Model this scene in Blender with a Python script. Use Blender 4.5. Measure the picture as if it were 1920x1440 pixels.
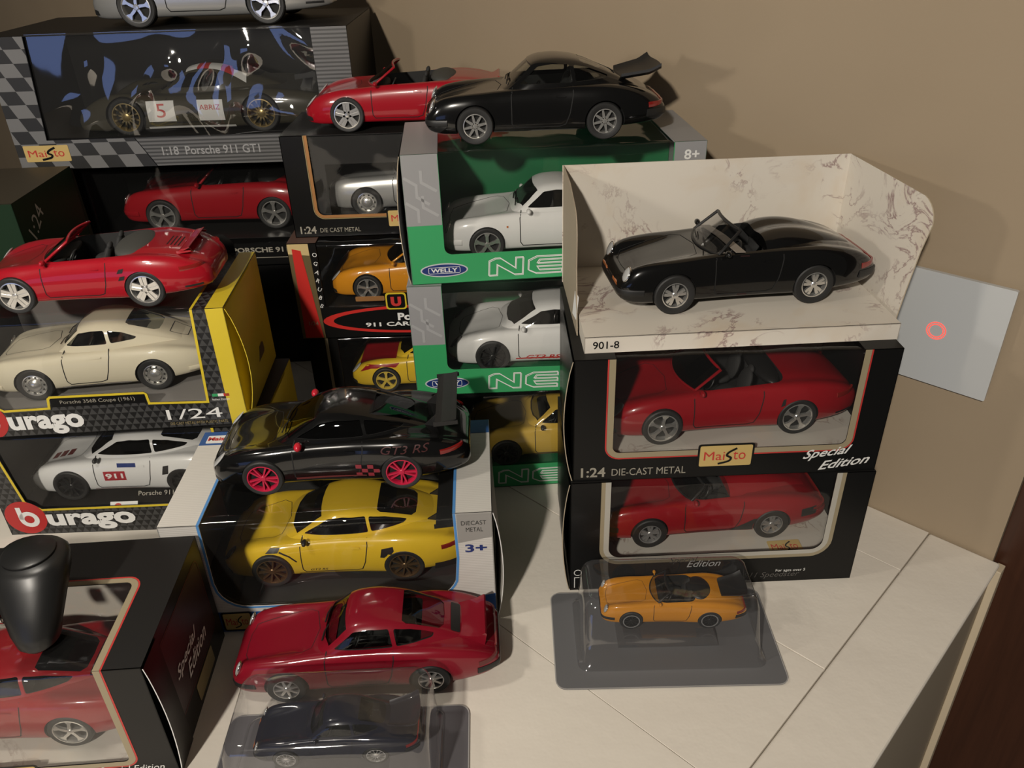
import bpy, bmesh, math, random
import numpy as np
from mathutils import Vector, Matrix
from mathutils.bvhtree import BVHTree
from mathutils.geometry import tessellate_polygon

# ---------------------------------------------------------------- clean slate
for o in list(bpy.data.objects): bpy.data.objects.remove(o, do_unlink=True)
SC = bpy.context.scene
COL = SC.collection
S = 0.01                                   # every length below is in centimetres

# ---------------------------------------------------------------- camera
PITCH, ROLL, CAMH, FPX = 0.53537, -0.03305, 46.06, 1508.0
fw = Vector((0, math.cos(PITCH), -math.sin(PITCH))); rt = Vector((1, 0, 0)); up = rt.cross(fw)
r2 = rt*math.cos(ROLL) + up*math.sin(ROLL); u2 = up*math.cos(ROLL) - rt*math.sin(ROLL)
cam_d = bpy.data.cameras.new('camera'); cam = bpy.data.objects.new('camera', cam_d); COL.objects.link(cam)
cam_d.sensor_width = 36; cam_d.lens = FPX/1920*36; cam_d.clip_start = 0.01; cam_d.clip_end = 50
M = Matrix((r2, u2, -fw)).transposed().to_4x4(); M.translation = Vector((0, 0, CAMH*S)); cam.matrix_world = M
SC.camera = cam

# ---------------------------------------------------------------- light and exposure
SC.view_settings.view_transform = 'Standard'; SC.view_settings.look = 'None'
SC.view_settings.gamma = 1; SC.view_settings.use_curve_mapping = False
SC.view_settings.exposure = 0.0
WORLD, SIDE, CEIL = 0.05, 2.1, 94
world = bpy.data.worlds.new('world'); SC.world = world; world.use_nodes = True
bg = world.node_tree.nodes['Background']; bg.inputs[0].default_value = (1.0, 0.92, 0.82, 1); bg.inputs[1].default_value = WORLD
def lamp(name, loc, power, radius, color):
    d = bpy.data.lights.new(name, 'POINT'); d.energy = power; d.shadow_soft_size = radius*S; d.color = color
    o = bpy.data.objects.new(name, d); COL.objects.link(o); o.location = Vector(loc)*S; return o
lamp('lamp_side', (-32, 34, 44), SIDE, 2.0, (1.0, 0.92, 0.80))
lamp('lamp_ceiling', (-49, -91, 112), CEIL, 4, (1.0, 0.92, 0.81))

wd = bpy.data.lights.new('film_reflection_light', 'AREA'); wd.shape = 'RECTANGLE'; wd.size = 1.0; wd.size_y = .5; wd.energy = 1.5; wd.color = (.30, .45, 1.0)  # unseen blue area light, added for the reflections in the crinkled film
wo = bpy.data.objects.new('film_reflection_light', wd); COL.objects.link(wo); wo.location = (-1.45, -1.9, .05); wo.rotation_euler = (Vector((-.3, .82, .33))-wo.location).to_track_quat('-Z', 'Y').to_euler()

# ---------------------------------------------------------------- materials
MATS = {}
def newmat(name):
    m = bpy.data.materials.new(name); m.use_nodes = True; nt = m.node_tree
    b = nt.nodes['Principled BSDF']; return m, nt, b
def rgba(c): return (c[0], c[1], c[2], 1)
def mat(name, col=(.5, .5, .5), rough=.5, metal=0, coat=0, spec=.5, emit=None, es=1, bump=0, bscale=800):
    if name in MATS: return MATS[name]
    m, nt, b = newmat(name)
    b.inputs['Base Color'].default_value = rgba(col); b.inputs['Roughness'].default_value = rough
    b.inputs['Metallic'].default_value = metal; b.inputs['Coat Weight'].default_value = coat; b.inputs['Coat Roughness'].default_value = .06
    b.inputs['Specular IOR Level'].default_value = spec
    if emit: b.inputs['Emission Color'].default_value = rgba(emit); b.inputs['Emission Strength'].default_value = es
    if bump:
        tc = nt.nodes.new('ShaderNodeTexCoord'); n = nt.nodes.new('ShaderNodeTexNoise'); bp = nt.nodes.new('ShaderNodeBump')
        n.inputs['Scale'].default_value = bscale; n.inputs['Detail'].default_value = 3
        bp.inputs['Strength'].default_value = bump; bp.inputs['Distance'].default_value = .0008
        nt.links.new(tc.outputs['Object'], n.inputs['Vector']); nt.links.new(n.outputs['Fac'], bp.inputs['Height']); nt.links.new(bp.outputs[0], b.inputs['Normal'])
    MATS[name] = m; return m
def clear(name, tint=(1, 1, 1), refl=.06, rough=.03, extra=0.0, wob=0, wscale=20, haze=0.0):
    """thin clear sheet: see-through with a fresnel gloss and a little milky haze"""
    if name in MATS: return MATS[name]
    m, nt, b = newmat(name); nt.nodes.remove(b); out = nt.nodes['Material Output']
    tr = nt.nodes.new('ShaderNodeBsdfTransparent'); tr.inputs[0].default_value = rgba(tint)
    gl = nt.nodes.new('ShaderNodeBsdfGlossy'); gl.inputs['Roughness'].default_value = rough; gl.inputs[0].default_value = (1, 1, 1, 1)
    fr = nt.nodes.new('ShaderNodeFresnel'); ge = nt.nodes.new('ShaderNodeNewGeometry'); io = nt.nodes.new('ShaderNodeMath'); io.operation = 'MULTIPLY_ADD'   # thin sheet: same gloss on both faces
    io.inputs[1].default_value = 1/1.45-1.45; io.inputs[2].default_value = 1.45; nt.links.new(ge.outputs['Backfacing'], io.inputs[0]); nt.links.new(io.outputs[0], fr.inputs['IOR'])
    ad = nt.nodes.new('ShaderNodeMath'); ad.operation = 'MULTIPLY_ADD'; ad.inputs[1].default_value = 1.0; ad.inputs[2].default_value = extra
    mx = nt.nodes.new('ShaderNodeMixShader')
    nt.links.new(fr.outputs[0], ad.inputs[0]); nt.links.new(ad.outputs[0], mx.inputs[0])
    src = tr
    if haze:
        df = nt.nodes.new('ShaderNodeBsdfDiffuse'); df.inputs[0].default_value = (.75, .75, .75, 1)
        mh = nt.nodes.new('ShaderNodeMixShader'); mh.inputs[0].default_value = haze
        nt.links.new(tr.outputs[0], mh.inputs[1]); nt.links.new(df.outputs[0], mh.inputs[2]); src = mh
    nt.links.new(src.outputs[0], mx.inputs[1]); nt.links.new(gl.outputs[0], mx.inputs[2]); nt.links.new(mx.outputs[0], out.inputs[0])
    if wob:
        tc = nt.nodes.new('ShaderNodeTexCoord'); n = nt.nodes.new('ShaderNodeTexNoise'); bp = nt.nodes.new('ShaderNodeBump')
        n.inputs['Scale'].default_value = wscale; n.inputs['Detail'].default_value = 1.5; bp.inputs['Strength'].default_value = wob; bp.inputs['Distance'].default_value = .004
        nt.links.new(tc.outputs['Object'], n.inputs['Vector']); nt.links.new(n.outputs['Fac'], bp.inputs['Height'])
        nt.links.new(bp.outputs[0], gl.inputs['Normal'])
    MATS[name] = m; return m
def ramp(nt, stops, fac):
    r = nt.nodes.new('ShaderNodeValToRGB'); el = r.color_ramp.elements
    while len(el) < len(stops): el.new(.5)
    for e, (p, c) in zip(el, stops): e.position = p; e.color = rgba(c)
    nt.links.new(fac, r.inputs[0]); return r.outputs[0]
def objco(nt, scale=(1, 1, 1), rot=(0, 0, 0), loc=(0, 0, 0)):
    tc = nt.nodes.new('ShaderNodeTexCoord'); mp = nt.nodes.new('ShaderNodeMapping')
    mp.inputs['Scale'].default_value = scale; mp.inputs['Rotation'].default_value = rot; mp.inputs['Location'].default_value = loc
    nt.links.new(tc.outputs['Object'], mp.inputs['Vector']); return mp.outputs[0]
def mixc(nt, fac, a, b, mode='MIX'):
    n = nt.nodes.new('ShaderNodeMix'); n.data_type = 'RGBA'; n.blend_type = mode
    for i, v in ((0, fac), (6, a), (7, b)):
        if isinstance(v, (int, float)): n.inputs[i].default_value = v
        elif isinstance(v, tuple): n.inputs[i].default_value = rgba(v)
        else: nt.links.new(v, n.inputs[i])
    return n.outputs[2]
def mth(nt, op, a, b=0.0, c=0.0):
    n = nt.nodes.new('ShaderNodeMath'); n.operation = op
    for i, v in enumerate((a, b, c)):
        if isinstance(v, (int, float)): n.inputs[i].default_value = v
        else: nt.links.new(v, n.inputs[i])
    return n.outputs[0]
def noise(nt, vec, scale, detail=3, rough=.5, dist=0):
    n = nt.nodes.new('ShaderNodeTexNoise'); n.inputs['Scale'].default_value = scale; n.inputs['Detail'].default_value = detail
    n.inputs['Roughness'].default_value = rough; n.inputs['Distortion'].default_value = dist
    nt.links.new(vec, n.inputs['Vector']); return n.outputs['Fac']

def marble_mat(name='marble card', base=(.68, .63, .55), vein=(.30, .20, .19), seed=0):
    if name in MATS: return MATS[name]
    m, nt, b = newmat(name); v = objco(nt, loc=(seed, seed*.7, seed*.3))
    patch = noise(nt, v, 16, 3, .55)
    n1 = noise(nt, v, 26, 6, .62, 1.4)
    band = mth(nt, 'ABSOLUTE', mth(nt, 'SUBTRACT', n1, .5))
    line = ramp(nt, [(0, (1, 1, 1)), (.012, (.55, .55, .55)), (.03, (0, 0, 0))], band)
    gate = ramp(nt, [(.50, (0, 0, 0)), (.60, (1, 1, 1))], patch)
    fac = mixc(nt, 1.0, line, gate, 'MULTIPLY')
    wash = ramp(nt, [(.52, (0, 0, 0)), (.75, (.55, .55, .55))], noise(nt, v, 19, 4, .6, .5))
    c = mixc(nt, wash, base, (.62, .50, .36)); c = mixc(nt, fac, c, vein)
    nt.links.new(c, b.inputs['Base Color']); b.inputs['Roughness'].default_value = .55
    MATS[name] = m; return m
def checker_mat(name, c1, c2, size, shear=0.0, plane='xz', rough=.4):
    """flat printed checkerboard, square size in cm"""
    if name in MATS: return MATS[name]
    m, nt, b = newmat(name); tc = nt.nodes.new('ShaderNodeTexCoord'); sp = nt.nodes.new('ShaderNodeSeparateXYZ'); nt.links.new(tc.outputs['Object'], sp.inputs[0])
    u = sp.outputs['XYZ'.index(plane[0].upper())]; w = sp.outputs['XYZ'.index(plane[1].upper())]
    u = mth(nt, 'MULTIPLY_ADD', w, shear, u)
    fu = mth(nt, 'FLOOR', mth(nt, 'DIVIDE', u, size*S)); fv = mth(nt, 'FLOOR', mth(nt, 'DIVIDE', w, size*S*.72))
    par = mth(nt, 'ABSOLUTE', mth(nt, 'MODULO', mth(nt, 'ADD', fu, fv), 2.0))
    nt.links.new(mixc(nt, par, c1, c2), b.inputs['Base Color']); b.inputs['Roughness'].default_value = rough
    MATS[name] = m; return m
def stripe_mat(name, c1, c2, size, axis='z', duty=.5, rough=.4):
    if name in MATS: return MATS[name]
    m, nt, b = newmat(name); tc = nt.nodes.new('ShaderNodeTexCoord'); sp = nt.nodes.new('ShaderNodeSeparateXYZ'); nt.links.new(tc.outputs['Object'], sp.inputs[0])
    fr = mth(nt, 'FRACT', mth(nt, 'DIVIDE', sp.outputs['XYZ'.index(axis.upper())], size*S))
    nt.links.new(mixc(nt, mth(nt, 'GREATER_THAN', fr, duty), c1, c2), b.inputs['Base Color']); b.inputs['Roughness'].default_value = rough
    MATS[name] = m; return m
def triangle_mat(name, c1, c2, size, plane='xz'):
    """rows of small printed triangles"""
    if name in MATS: return MATS[name]
    m, nt, b = newmat(name); tc = nt.nodes.new('ShaderNodeTexCoord'); sp = nt.nodes.new('ShaderNodeSeparateXYZ'); nt.links.new(tc.outputs['Object'], sp.inputs[0])
    u = mth(nt, 'DIVIDE', sp.outputs['XYZ'.index(plane[0].upper())], size*S); w = mth(nt, 'DIVIDE', sp.outputs['XYZ'.index(plane[1].upper())], size*S*.9)
    row = mth(nt, 'FLOOR', w); u = mth(nt, 'MULTIPLY_ADD', row, .5, u)
    fu = mth(nt, 'ABSOLUTE', mth(nt, 'SUBTRACT', mth(nt, 'FRACT', u), .5)); fw_ = mth(nt, 'FRACT', w)
    t = mth(nt, 'LESS_THAN', mth(nt, 'MULTIPLY', fu, 2.0), mth(nt, 'SUBTRACT', 1.0, fw_))
    nt.links.new(mixc(nt, t, c1, c2), b.inputs['Base Color']); b.inputs['Roughness'].default_value = .35
    MATS[name] = m; return m
def paint(name, col, rough=.3, coat=.8, metal=0.0): return mat(name, col, rough, metal, coat, spec=.18)

BLACK = mat('black plastic', (.012, .012, .012), .45); RUBBER = mat('tyre rubber', (.014, .014, .014), .6)
CHROME = mat('bright chrome', (.85, .84, .82), .12, 1); SILVER = mat('silver plastic', (.55, .55, .55), .3, .8)
DARKIN = mat('dark interior', (.012, .012, .012), .7); WELL = mat('wheel well', (.008, .008, .008), .8)
GAP = mat('panel gap', (.006, .006, .006), .8)
GLASS = clear('car window', (.62, .64, .62), rough=.02, extra=.02); DGLASS = clear('dark car window', (.10, .105, .11), rough=.02, extra=.02)
LENS = mat('lamp lens', (.55, .56, .56), .1, .25, .6); REDL = mat('red tail lamp', (.22, .012, .01), .15, 0, .6); ORL = mat('orange lamp', (.45, .13, .03), .2, 0, .5)
FILM = clear('clear film', (.95, .95, .94), rough=.05, extra=.0, wob=.25, wscale=25, haze=.006)
WRINKLE = clear('wrinkled film', (.88, .88, .87), rough=.04, extra=.12, wob=.7, wscale=9, haze=.012)
BLISTER = clear('blister plastic', (.92, .92, .925), rough=.06, extra=.06, wob=.35, wscale=30, haze=.018)

# ---------------------------------------------------------------- mesh helpers (all in cm)
def link(name, me, parent=None):
    o = bpy.data.objects.new(name, me); COL.objects.link(o)
    if parent is not None: o.parent = parent
    return o
def mesh(name, V, F, m=None, smooth=None, fm=None):
    me = bpy.data.meshes.new(name); me.from_pydata([(v[0]*S, v[1]*S, v[2]*S) for v in V], [], F)
    for x in (m if isinstance(m, (list, tuple)) else [m]):
        if x: me.materials.append(x)
    if fm: me.polygons.foreach_set('material_index', fm)
    if smooth is not None:
        me.polygons.foreach_set('use_smooth', [True]*len(me.polygons))
        if smooth < 180: me.set_sharp_from_angle(angle=math.radians(smooth))
    me.update(); return me
def obj(name, V, F, m=None, parent=None, smooth=None, fm=None, loc=None, rz=0):
    o = link(name, mesh(name, V, F, m, smooth, fm), parent)
    if loc is not None: o.location = Vector(loc)*S
    if rz: o.rotation_euler.z = rz
    return o
def tag(o, label, cat, group=None, kind=None):
    if label: o['label'] = label
    if cat: o['category'] = cat
    if group: o['group'] = group
    if kind: o['kind'] = kind
    return o
def thing(name, label, cat, loc, rz=0, group=None):
    o = bpy.data.objects.new(name, None); COL.objects.link(o); o.empty_display_size = .01
    o.location = Vector(loc)*S; o.rotation_euler.z = rz; return tag(o, label, cat, group)
class MB:
    """collects shapes into one mesh"""
    def __init__(s): s.V = []; s.F = []; s.fm = []
    def add(s, V, F, mi=0):
        n = len(s.V); s.V += [tuple(v) for v in V]; s.F += [tuple(i+n for i in f) for f in F]; s.fm += [mi]*len(F); return s
    def box(s, x0, x1, y0, y1, z0, z1, mi=0):
        V = [(x, y, z) for z in (z0, z1) for y in (y0, y1) for x in (x0, x1)]
        return s.add(V, [(0, 2, 3, 1), (4, 5, 7, 6), (0, 1, 5, 4), (2, 6, 7, 3), (0, 4, 6, 2), (1, 3, 7, 5)], mi)
    def build(s, name, m, parent=None, smooth=None): return obj(name, s.V, s.F, m, parent, smooth, s.fm if any(s.fm) else None)
def pchip(xs, ys, q):
    xs = np.asarray(xs, float); ys = np.asarray(ys, float); q = np.asarray(q, float)
    h = np.diff(xs); d = np.diff(ys)/h; m = np.zeros_like(ys)
    m[0] = d[0]; m[-1] = d[-1]
    for i in range(1, len(xs)-1):
        if d[i-1]*d[i] > 0:
            w1 = 2*h[i]+h[i-1]; w2 = h[i]+2*h[i-1]; m[i] = (w1+w2)/(w1/d[i-1]+w2/d[i])
    i = np.clip(np.searchsorted(xs, q)-1, 0, len(h)-1); t = (q-xs[i])/h[i]
    return ((2*t**3-3*t**2+1)*ys[i]+(t**3-2*t**2+t)*h[i]*m[i]+(-2*t**3+3*t**2)*ys[i+1]+(t**3-t**2)*h[i]*m[i+1])
def catmull(P, n):
    P = [np.array(p, float) for p in P]; P = [2*P[0]-P[1]]+P+[2*P[-1]-P[-2]]; out = []
    for i in range(1, len(P)-2):
        for k in range(n):
            t = k/n; a, b, c, d = P[i-1:i+3]
            out.append(.5*((2*b)+(c-a)*t+(2*a-5*b+4*c-d)*t*t+(3*b-a-3*c+d)*t**3))
    out.append(P[-2]); return out
def rrect(x0, x1, y0, y1, r, n=5):
    pts = []
    for cx, cy, a in ((x1-r, y0+r, -90), (x1-r, y1-r, 0), (x0+r, y1-r, 90), (x0+r, y0+r, 180)):
        for k in range(n+1):
            t = math.radians(a+90*k/n); pts.append((cx+r*math.cos(t), cy+r*math.sin(t)))
    return pts
def ellipse(cx, cy, rx, ry, n=28, a0=0, a1=360): return [(cx+rx*math.cos(math.radians(a0+(a1-a0)*k/n)), cy+ry*math.sin(math.radians(a0+(a1-a0)*k/n))) for k in range(n if a1-a0 == 360 else n+1)]
def FR(o, u, v): return (Vector(o), Vector(u).normalized(), Vector(v).normalized())
def plate_geo(outer, holes=(), th=.05, frame=None):
    """flat plate with holes; its face lies in the frame, its thickness goes behind it"""
    loops = [[Vector((p[0], p[1], 0)) for p in outer]]+[[Vector((p[0], p[1], 0)) for p in h] for h in holes]
    tri = tessellate_polygon(loops); flat = [p for l in loops for p in l]; n = len(flat)
    o, u, v = frame; nrm = u.cross(v)
    V = [o+u*p.x+v*p.y for p in flat]; F = []
    for t in tri:
        a, b, c = (flat[i] for i in t); ccw = (b-a).cross(c-a).z > 0
        F.append(tuple(t) if ccw else tuple(reversed(t)))
    if th:
        V += [p-nrm*th for p in V]; F += [tuple(i+n for i in reversed(f)) for f in F]; k = 0
        for l in loops:
            m = len(l)
            for i in range(m): a, b = k+i, k+(i+1) % m; F.append((a, a+n, b+n, b))
            k += m
    return V, F
def plate(name, outer, holes, th, m, parent, frame): V, F = plate_geo(outer, holes, th, frame); return obj(name, V, F, m, parent)
def stroke(path, w, closed=False, side=0):
    """quads along a 2D path: side 0 centred, 1 to its left"""
    P = [np.array(p, float) for p in path]; n = len(P); L = []; R = []
    for i in range(n):
        a = P[(i-1) % n] if (closed or i > 0) else P[i]; b = P[(i+1) % n] if (closed or i < n-1) else P[i]
        d1 = P[i]-a; d2 = b-P[i]
        if np.linalg.norm(d1) < 1e-9: d1 = d2
        if np.linalg.norm(d2) < 1e-9: d2 = d1
        d1 = d1/np.linalg.norm(d1); d2 = d2/np.linalg.norm(d2); nn = np.array([-(d1+d2)[1], (d1+d2)[0]]); l = np.linalg.norm(nn)
        nn = nn/l if l > 1e-6 else np.array([-d1[1], d1[0]]); c = max(.35, nn@np.array([-d1[1], d1[0]]))
        nn = nn/c
        L.append(P[i]+nn*w*(1 if side else .5)); R.append(P[i]-nn*(0 if side else w*.5))
    V = [tuple(p) for p in R]+[tuple(p) for p in L]; F = [(i, (i+1) % n, n+(i+1) % n, n+i) for i in range(n if closed else n-1)]
    return V, F
def flat(name, V2, F, m, parent, frame, off=.02):
    o, u, v = frame; n = u.cross(v); return obj(name, [o+u*p[0]+v*p[1]+n*off for p in V2], F, m, parent)
def strokes(name, paths, w, m, parent, frame, off=.02, closed=False, side=0):
    b = MB()
    for p in paths: V, F = stroke(p, w, closed, side); b.add([(x, y, 0) for x, y in V], F)
    return flat(name, b.V, b.F, m, parent, frame, off)
def poly(name, pts, m, parent, frame, off=.02, th=.015, holes=()):
    o, u, v = frame; return plate(name, pts, holes, th, m, parent, (o+u.cross(v)*off, u, v))
_txt = {}
def text_geo(s, bold=0.0, shear=0.0, space=1.0):
    k = (s, bold, shear, space)
    if k not in _txt:
        c = bpy.data.curves.new('text', 'FONT'); c.body = s; c.size = 1; c.offset = bold; c.shear = shear; c.space_character = space; c.resolution_u = 3
        o = bpy.data.objects.new('text', c); COL.objects.link(o)
        dg = bpy.context.evaluated_depsgraph_get(); me = bpy.data.meshes.new_from_object(o.evaluated_get(dg))
        V = [(v.co.x, v.co.y) for v in me.vertices]; F = [tuple(p.vertices) for p in me.polygons]
        bpy.data.objects.remove(o); bpy.data.curves.remove(c); bpy.data.meshes.remove(me)
        xs = [v[0] for v in V]; ys = [v[1] for v in V]
        _txt[k] = (V, F, min(xs), max(xs), min(ys), max(ys))
    return _txt[k]
def text2(s, x, y, w=None, h=None, bold=0.0, shear=0.0, space=1.0, rot=0, skew=0):
    """text fitted to width w and/or height h with its lower left at x, y"""
    V, F, x0, x1, y0, y1 = text_geo(s, bold, shear, space)
    sx = w/(x1-x0) if w else None; sy = h/(y1-y0) if h else None; sx = sx or sy; sy = sy or sx
    c, d = math.cos(rot), math.sin(rot); out = []
    for a, b in V:
        a = (a-x0)*sx; b = (b-y0)*sy; b += a*skew; out.append((x+a*c-b*d, y+a*d+b*c))
    return out, F
def text(name, s, x, y, m, parent, frame, off=.025, **k):
    V, F = text2(s, x, y, **k); return flat(name, V, F, m, parent, frame, off)
def lathe(prof, n=32, axis='y'):
    """profile of (radius, offset along axis)"""
    V = []; F = []; k = len(prof)
    for i in range(n):
        a = 2*math.pi*i/n
        for r, t in prof: V.append((r*math.cos(a), t, r*math.sin(a)) if axis == 'y' else (r*math.cos(a), r*math.sin(a), t))
    for i in range(n):
        for j in range(k-1):
            a, b = i*k+j, ((i+1) % n)*k+j; F.append((a, b, b+1, a+1) if axis == 'y' else (a, a+1, b+1, b))
    return V, F
def ellipsoid(c, r, n=16, m=10, R=None):
    V = []; F = []
    for j in range(m+1):
        t = math.pi*j/m
        for i in range(n):
            a = 2*math.pi*i/n; p = Vector((r[0]*math.sin(t)*math.cos(a), r[1]*math.sin(t)*math.sin(a), r[2]*math.cos(t)))
            if R is not None: p = R @ p
            V.append((c[0]+p.x, c[1]+p.y, c[2]+p.z))
    for j in range(m):
        for i in range(n): F.append((j*n+i, (j+1)*n+i, (j+1)*n+(i+1) % n, j*n+(i+1) % n))
    return V, F
def tube(path, r, n=8, closed=False):
    P = [Vector(p) for p in path]; V = []; F = []; m = len(P)
    for i in range(m):
        d = (P[(i+1) % m]-P[i-1]) if closed else (P[min(i+1, m-1)]-P[max(i-1, 0)])
        d.normalize(); a = d.cross(Vector((0, 0, 1)))
        if a.length < .1: a = d.cross(Vector((1, 0, 0)))
        a.normalize(); b = d.cross(a); rr = r[i] if isinstance(r, (list, tuple)) else r
        for k in range(n): t = 2*math.pi*k/n; V.append(P[i]+(a*math.cos(t)+b*math.sin(t))*rr)
    for i in range(m if closed else m-1):
        for k in range(n): j = (i+1) % m; F.append((i*n+k, i*n+(k+1) % n, j*n+(k+1) % n, j*n+k))
    if not closed: F += [tuple(range(n)), tuple(reversed(range((m-1)*n, m*n)))]
    return V, F
def prism(pts, axis, a0, a1):
    """closed prism of a 2D outline: axis y -> (x,z), z -> (x,y), x -> (y,z)"""
    area = sum(pts[i][0]*pts[(i+1) % len(pts)][1]-pts[(i+1) % len(pts)][0]*pts[i][1] for i in range(len(pts)))
    if area < 0: pts = pts[::-1]
    n = len(pts); f = {'y': lambda p, t: (p[0], t, p[1]), 'z': lambda p, t: (p[0], p[1], t), 'x': lambda p, t: (t, p[0], p[1])}[axis]
    V = [f(p, a0) for p in pts]+[f(p, a1) for p in pts]; F = [tuple(reversed(range(n))), tuple(range(n, 2*n))]+[(i, (i+1) % n, n+(i+1) % n, n+i) for i in range(n)]
    if axis == 'y': F = [tuple(reversed(q)) for q in F]
    return V, F
def raw(V, F, mats=()):
    me = bpy.data.meshes.new('tmp'); me.from_pydata([tuple(v) for v in V], [], F)
    for m in mats: me.materials.append(m)
    me.update(); return me
def boolean(me, cutters, op='DIFFERENCE'):
    """me minus each cutter (V, F, material); meshes in cm"""
    o = bpy.data.objects.new('tmp', me); COL.objects.link(o); cs = []
    for V, F, m in cutters:
        c = bpy.data.objects.new('cut', raw(V, F, [m])); COL.objects.link(c); cs.append(c)
        md = o.modifiers.new('b', 'BOOLEAN'); md.object = c; md.operation = op; md.solver = 'EXACT'; md.material_mode = 'TRANSFER'
    dg = bpy.context.evaluated_depsgraph_get(); r = bpy.data.meshes.new_from_object(o.evaluated_get(dg))
    bpy.data.objects.remove(o)
    for c in cs: d = c.data; bpy.data.objects.remove(c); bpy.data.meshes.remove(d)
    return r

# ---------------------------------------------------------------- model cars (1:24 in cm, x from nose to tail, near side is -y)
SH = {}
SH['classic'] = dict(xf=3.6, wb=9.5, R=1.32, arch=1.46, hood=.10,
 T=[(0, 1.15, 1.75, 2.0, 2.05, 2.5), (.25, .95, 1.75, 2.2, 2.2, 2.95), (.7, .8, 1.75, 2.8, 2.42, 3.2), (1.3, .72, 1.8, 3.15, 2.6, 3.35), (2.2, .7, 1.85, 3.34, 2.84, 3.47), (3.6, .7, 1.9, 3.46, 3.13, 3.55), (5.2, .7, 1.9, 3.55, 3.46, 3.45), (7, .7, 1.9, 3.66, 3.64, 3.43), (9.5, .7, 1.9, 3.74, 3.8, 3.48), (11.5, .72, 1.95, 3.8, 3.9, 3.66), (13.1, .8, 1.95, 3.8, 3.9, 3.78), (14.6, .9, 2, 3.62, 3.68, 3.72), (16, 1, 2, 3.25, 3.3, 3.48), (17, 1.1, 2, 2.75, 2.8, 3.1), (17.5, 1.25, 1.9, 2.35, 2.38, 2.75), (17.7, 1.4, 1.85, 2.15, 2.18, 2.5)],
 G=[(5.6, 3.45), (6.1, 3.8), (6.75, 4.42), (7.4, 5.0), (7.9, 5.33), (8.6, 5.54), (9.6, 5.6), (10.7, 5.5), (11.9, 5.2), (13, 4.74), (14, 4.28), (15, 3.78), (15.9, 3.3), (16.2, 3.1)],
 B=[(5.6, 2.72), (6.1, 2.9), (7.4, 3.04), (9.5, 3.08), (11.5, 2.98), (13, 2.72), (14, 2.45), (15, 2.15), (16.2, 1.75)],
 side=[[(6.95, 3.95), (8.3, 5.06), (9.3, 5.18), (10.6, 5.12), (10.8, 3.97)], [(11.05, 4.0), (10.9, 5.08), (12.0, 4.84), (13.5, 4.24), (13.35, 4.1)]],
 ws=[(6.15, 0), (6.25, 1.3), (6.6, 2.35), (7.85, 2.0), (7.7, 1), (7.65, 0)], rw=(11.45, 14.1, 1.8, 1.55), cab=(6.9, 12.6, 2.8), wsf=(6.1, 7.9, 5.05), cowl=5.2, hl=(2.75, .45, .0))
SH['modern'] = dict(xf=3.9, wb=9.8, R=1.38, arch=1.5, hood=.25,
 T=[(0, .9, 1.45, 1.75, 1.8, 2.2), (.25, .7, 1.5, 2.0, 2.0, 2.8), (.8, .6, 1.6, 2.5, 2.3, 3.3), (1.6, .55, 1.7, 2.95, 2.6, 3.6), (2.6, .55, 1.8, 3.25, 2.86, 3.75), (3.9, .55, 1.85, 3.42, 3.12, 3.8), (5.5, .6, 1.9, 3.5, 3.42, 3.7), (7.5, .6, 1.9, 3.65, 3.62, 3.66), (10, .6, 1.9, 3.75, 3.8, 3.72), (12, .62, 2, 3.85, 3.95, 3.9), (13.7, .7, 2, 3.9, 4.0, 4.02), (15.3, .8, 2, 3.75, 3.85, 3.9), (16.8, .9, 2, 3.4, 3.5, 3.6), (17.9, 1, 1.95, 2.9, 3.0, 3.1), (18.4, 1.1, 1.85, 2.5, 2.55, 2.7), (18.6, 1.25, 1.8, 2.2, 2.25, 2.3)],
 G=[(4.6, 3.25), (5.2, 3.6), (6.2, 4.25), (7.2, 4.85), (8, 5.17), (9, 5.35), (9.8, 5.38), (11, 5.26), (12.4, 4.95), (13.8, 4.52), (15.2, 4.02), (16.4, 3.5), (17, 3.15)],
 B=[(4.6, 2.75), (5.2, 2.95), (7, 3.12), (9.5, 3.2), (11.5, 3.1), (13, 2.85), (15, 2.3), (17, 1.7)],
 side=[[(6.4, 3.88), (8.2, 4.86), (9.3, 5.0), (11.0, 4.94), (11.2, 3.95)], [(11.42, 3.98), (11.22, 4.9), (12.4, 4.68), (14.0, 4.2), (13.8, 4.1)]],
 ws=[(5.25, 0), (5.35, 1.3), (5.85, 2.4), (7.75, 1.98), (7.6, 1), (7.55, 0)], rw=(11.8, 14.6, 1.8, 1.5), cab=(6.5, 12.9, 2.95), wsf=(5.6, 7.9, 4.95), cowl=5.0, hl=(2.5, .42, .35))
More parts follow.
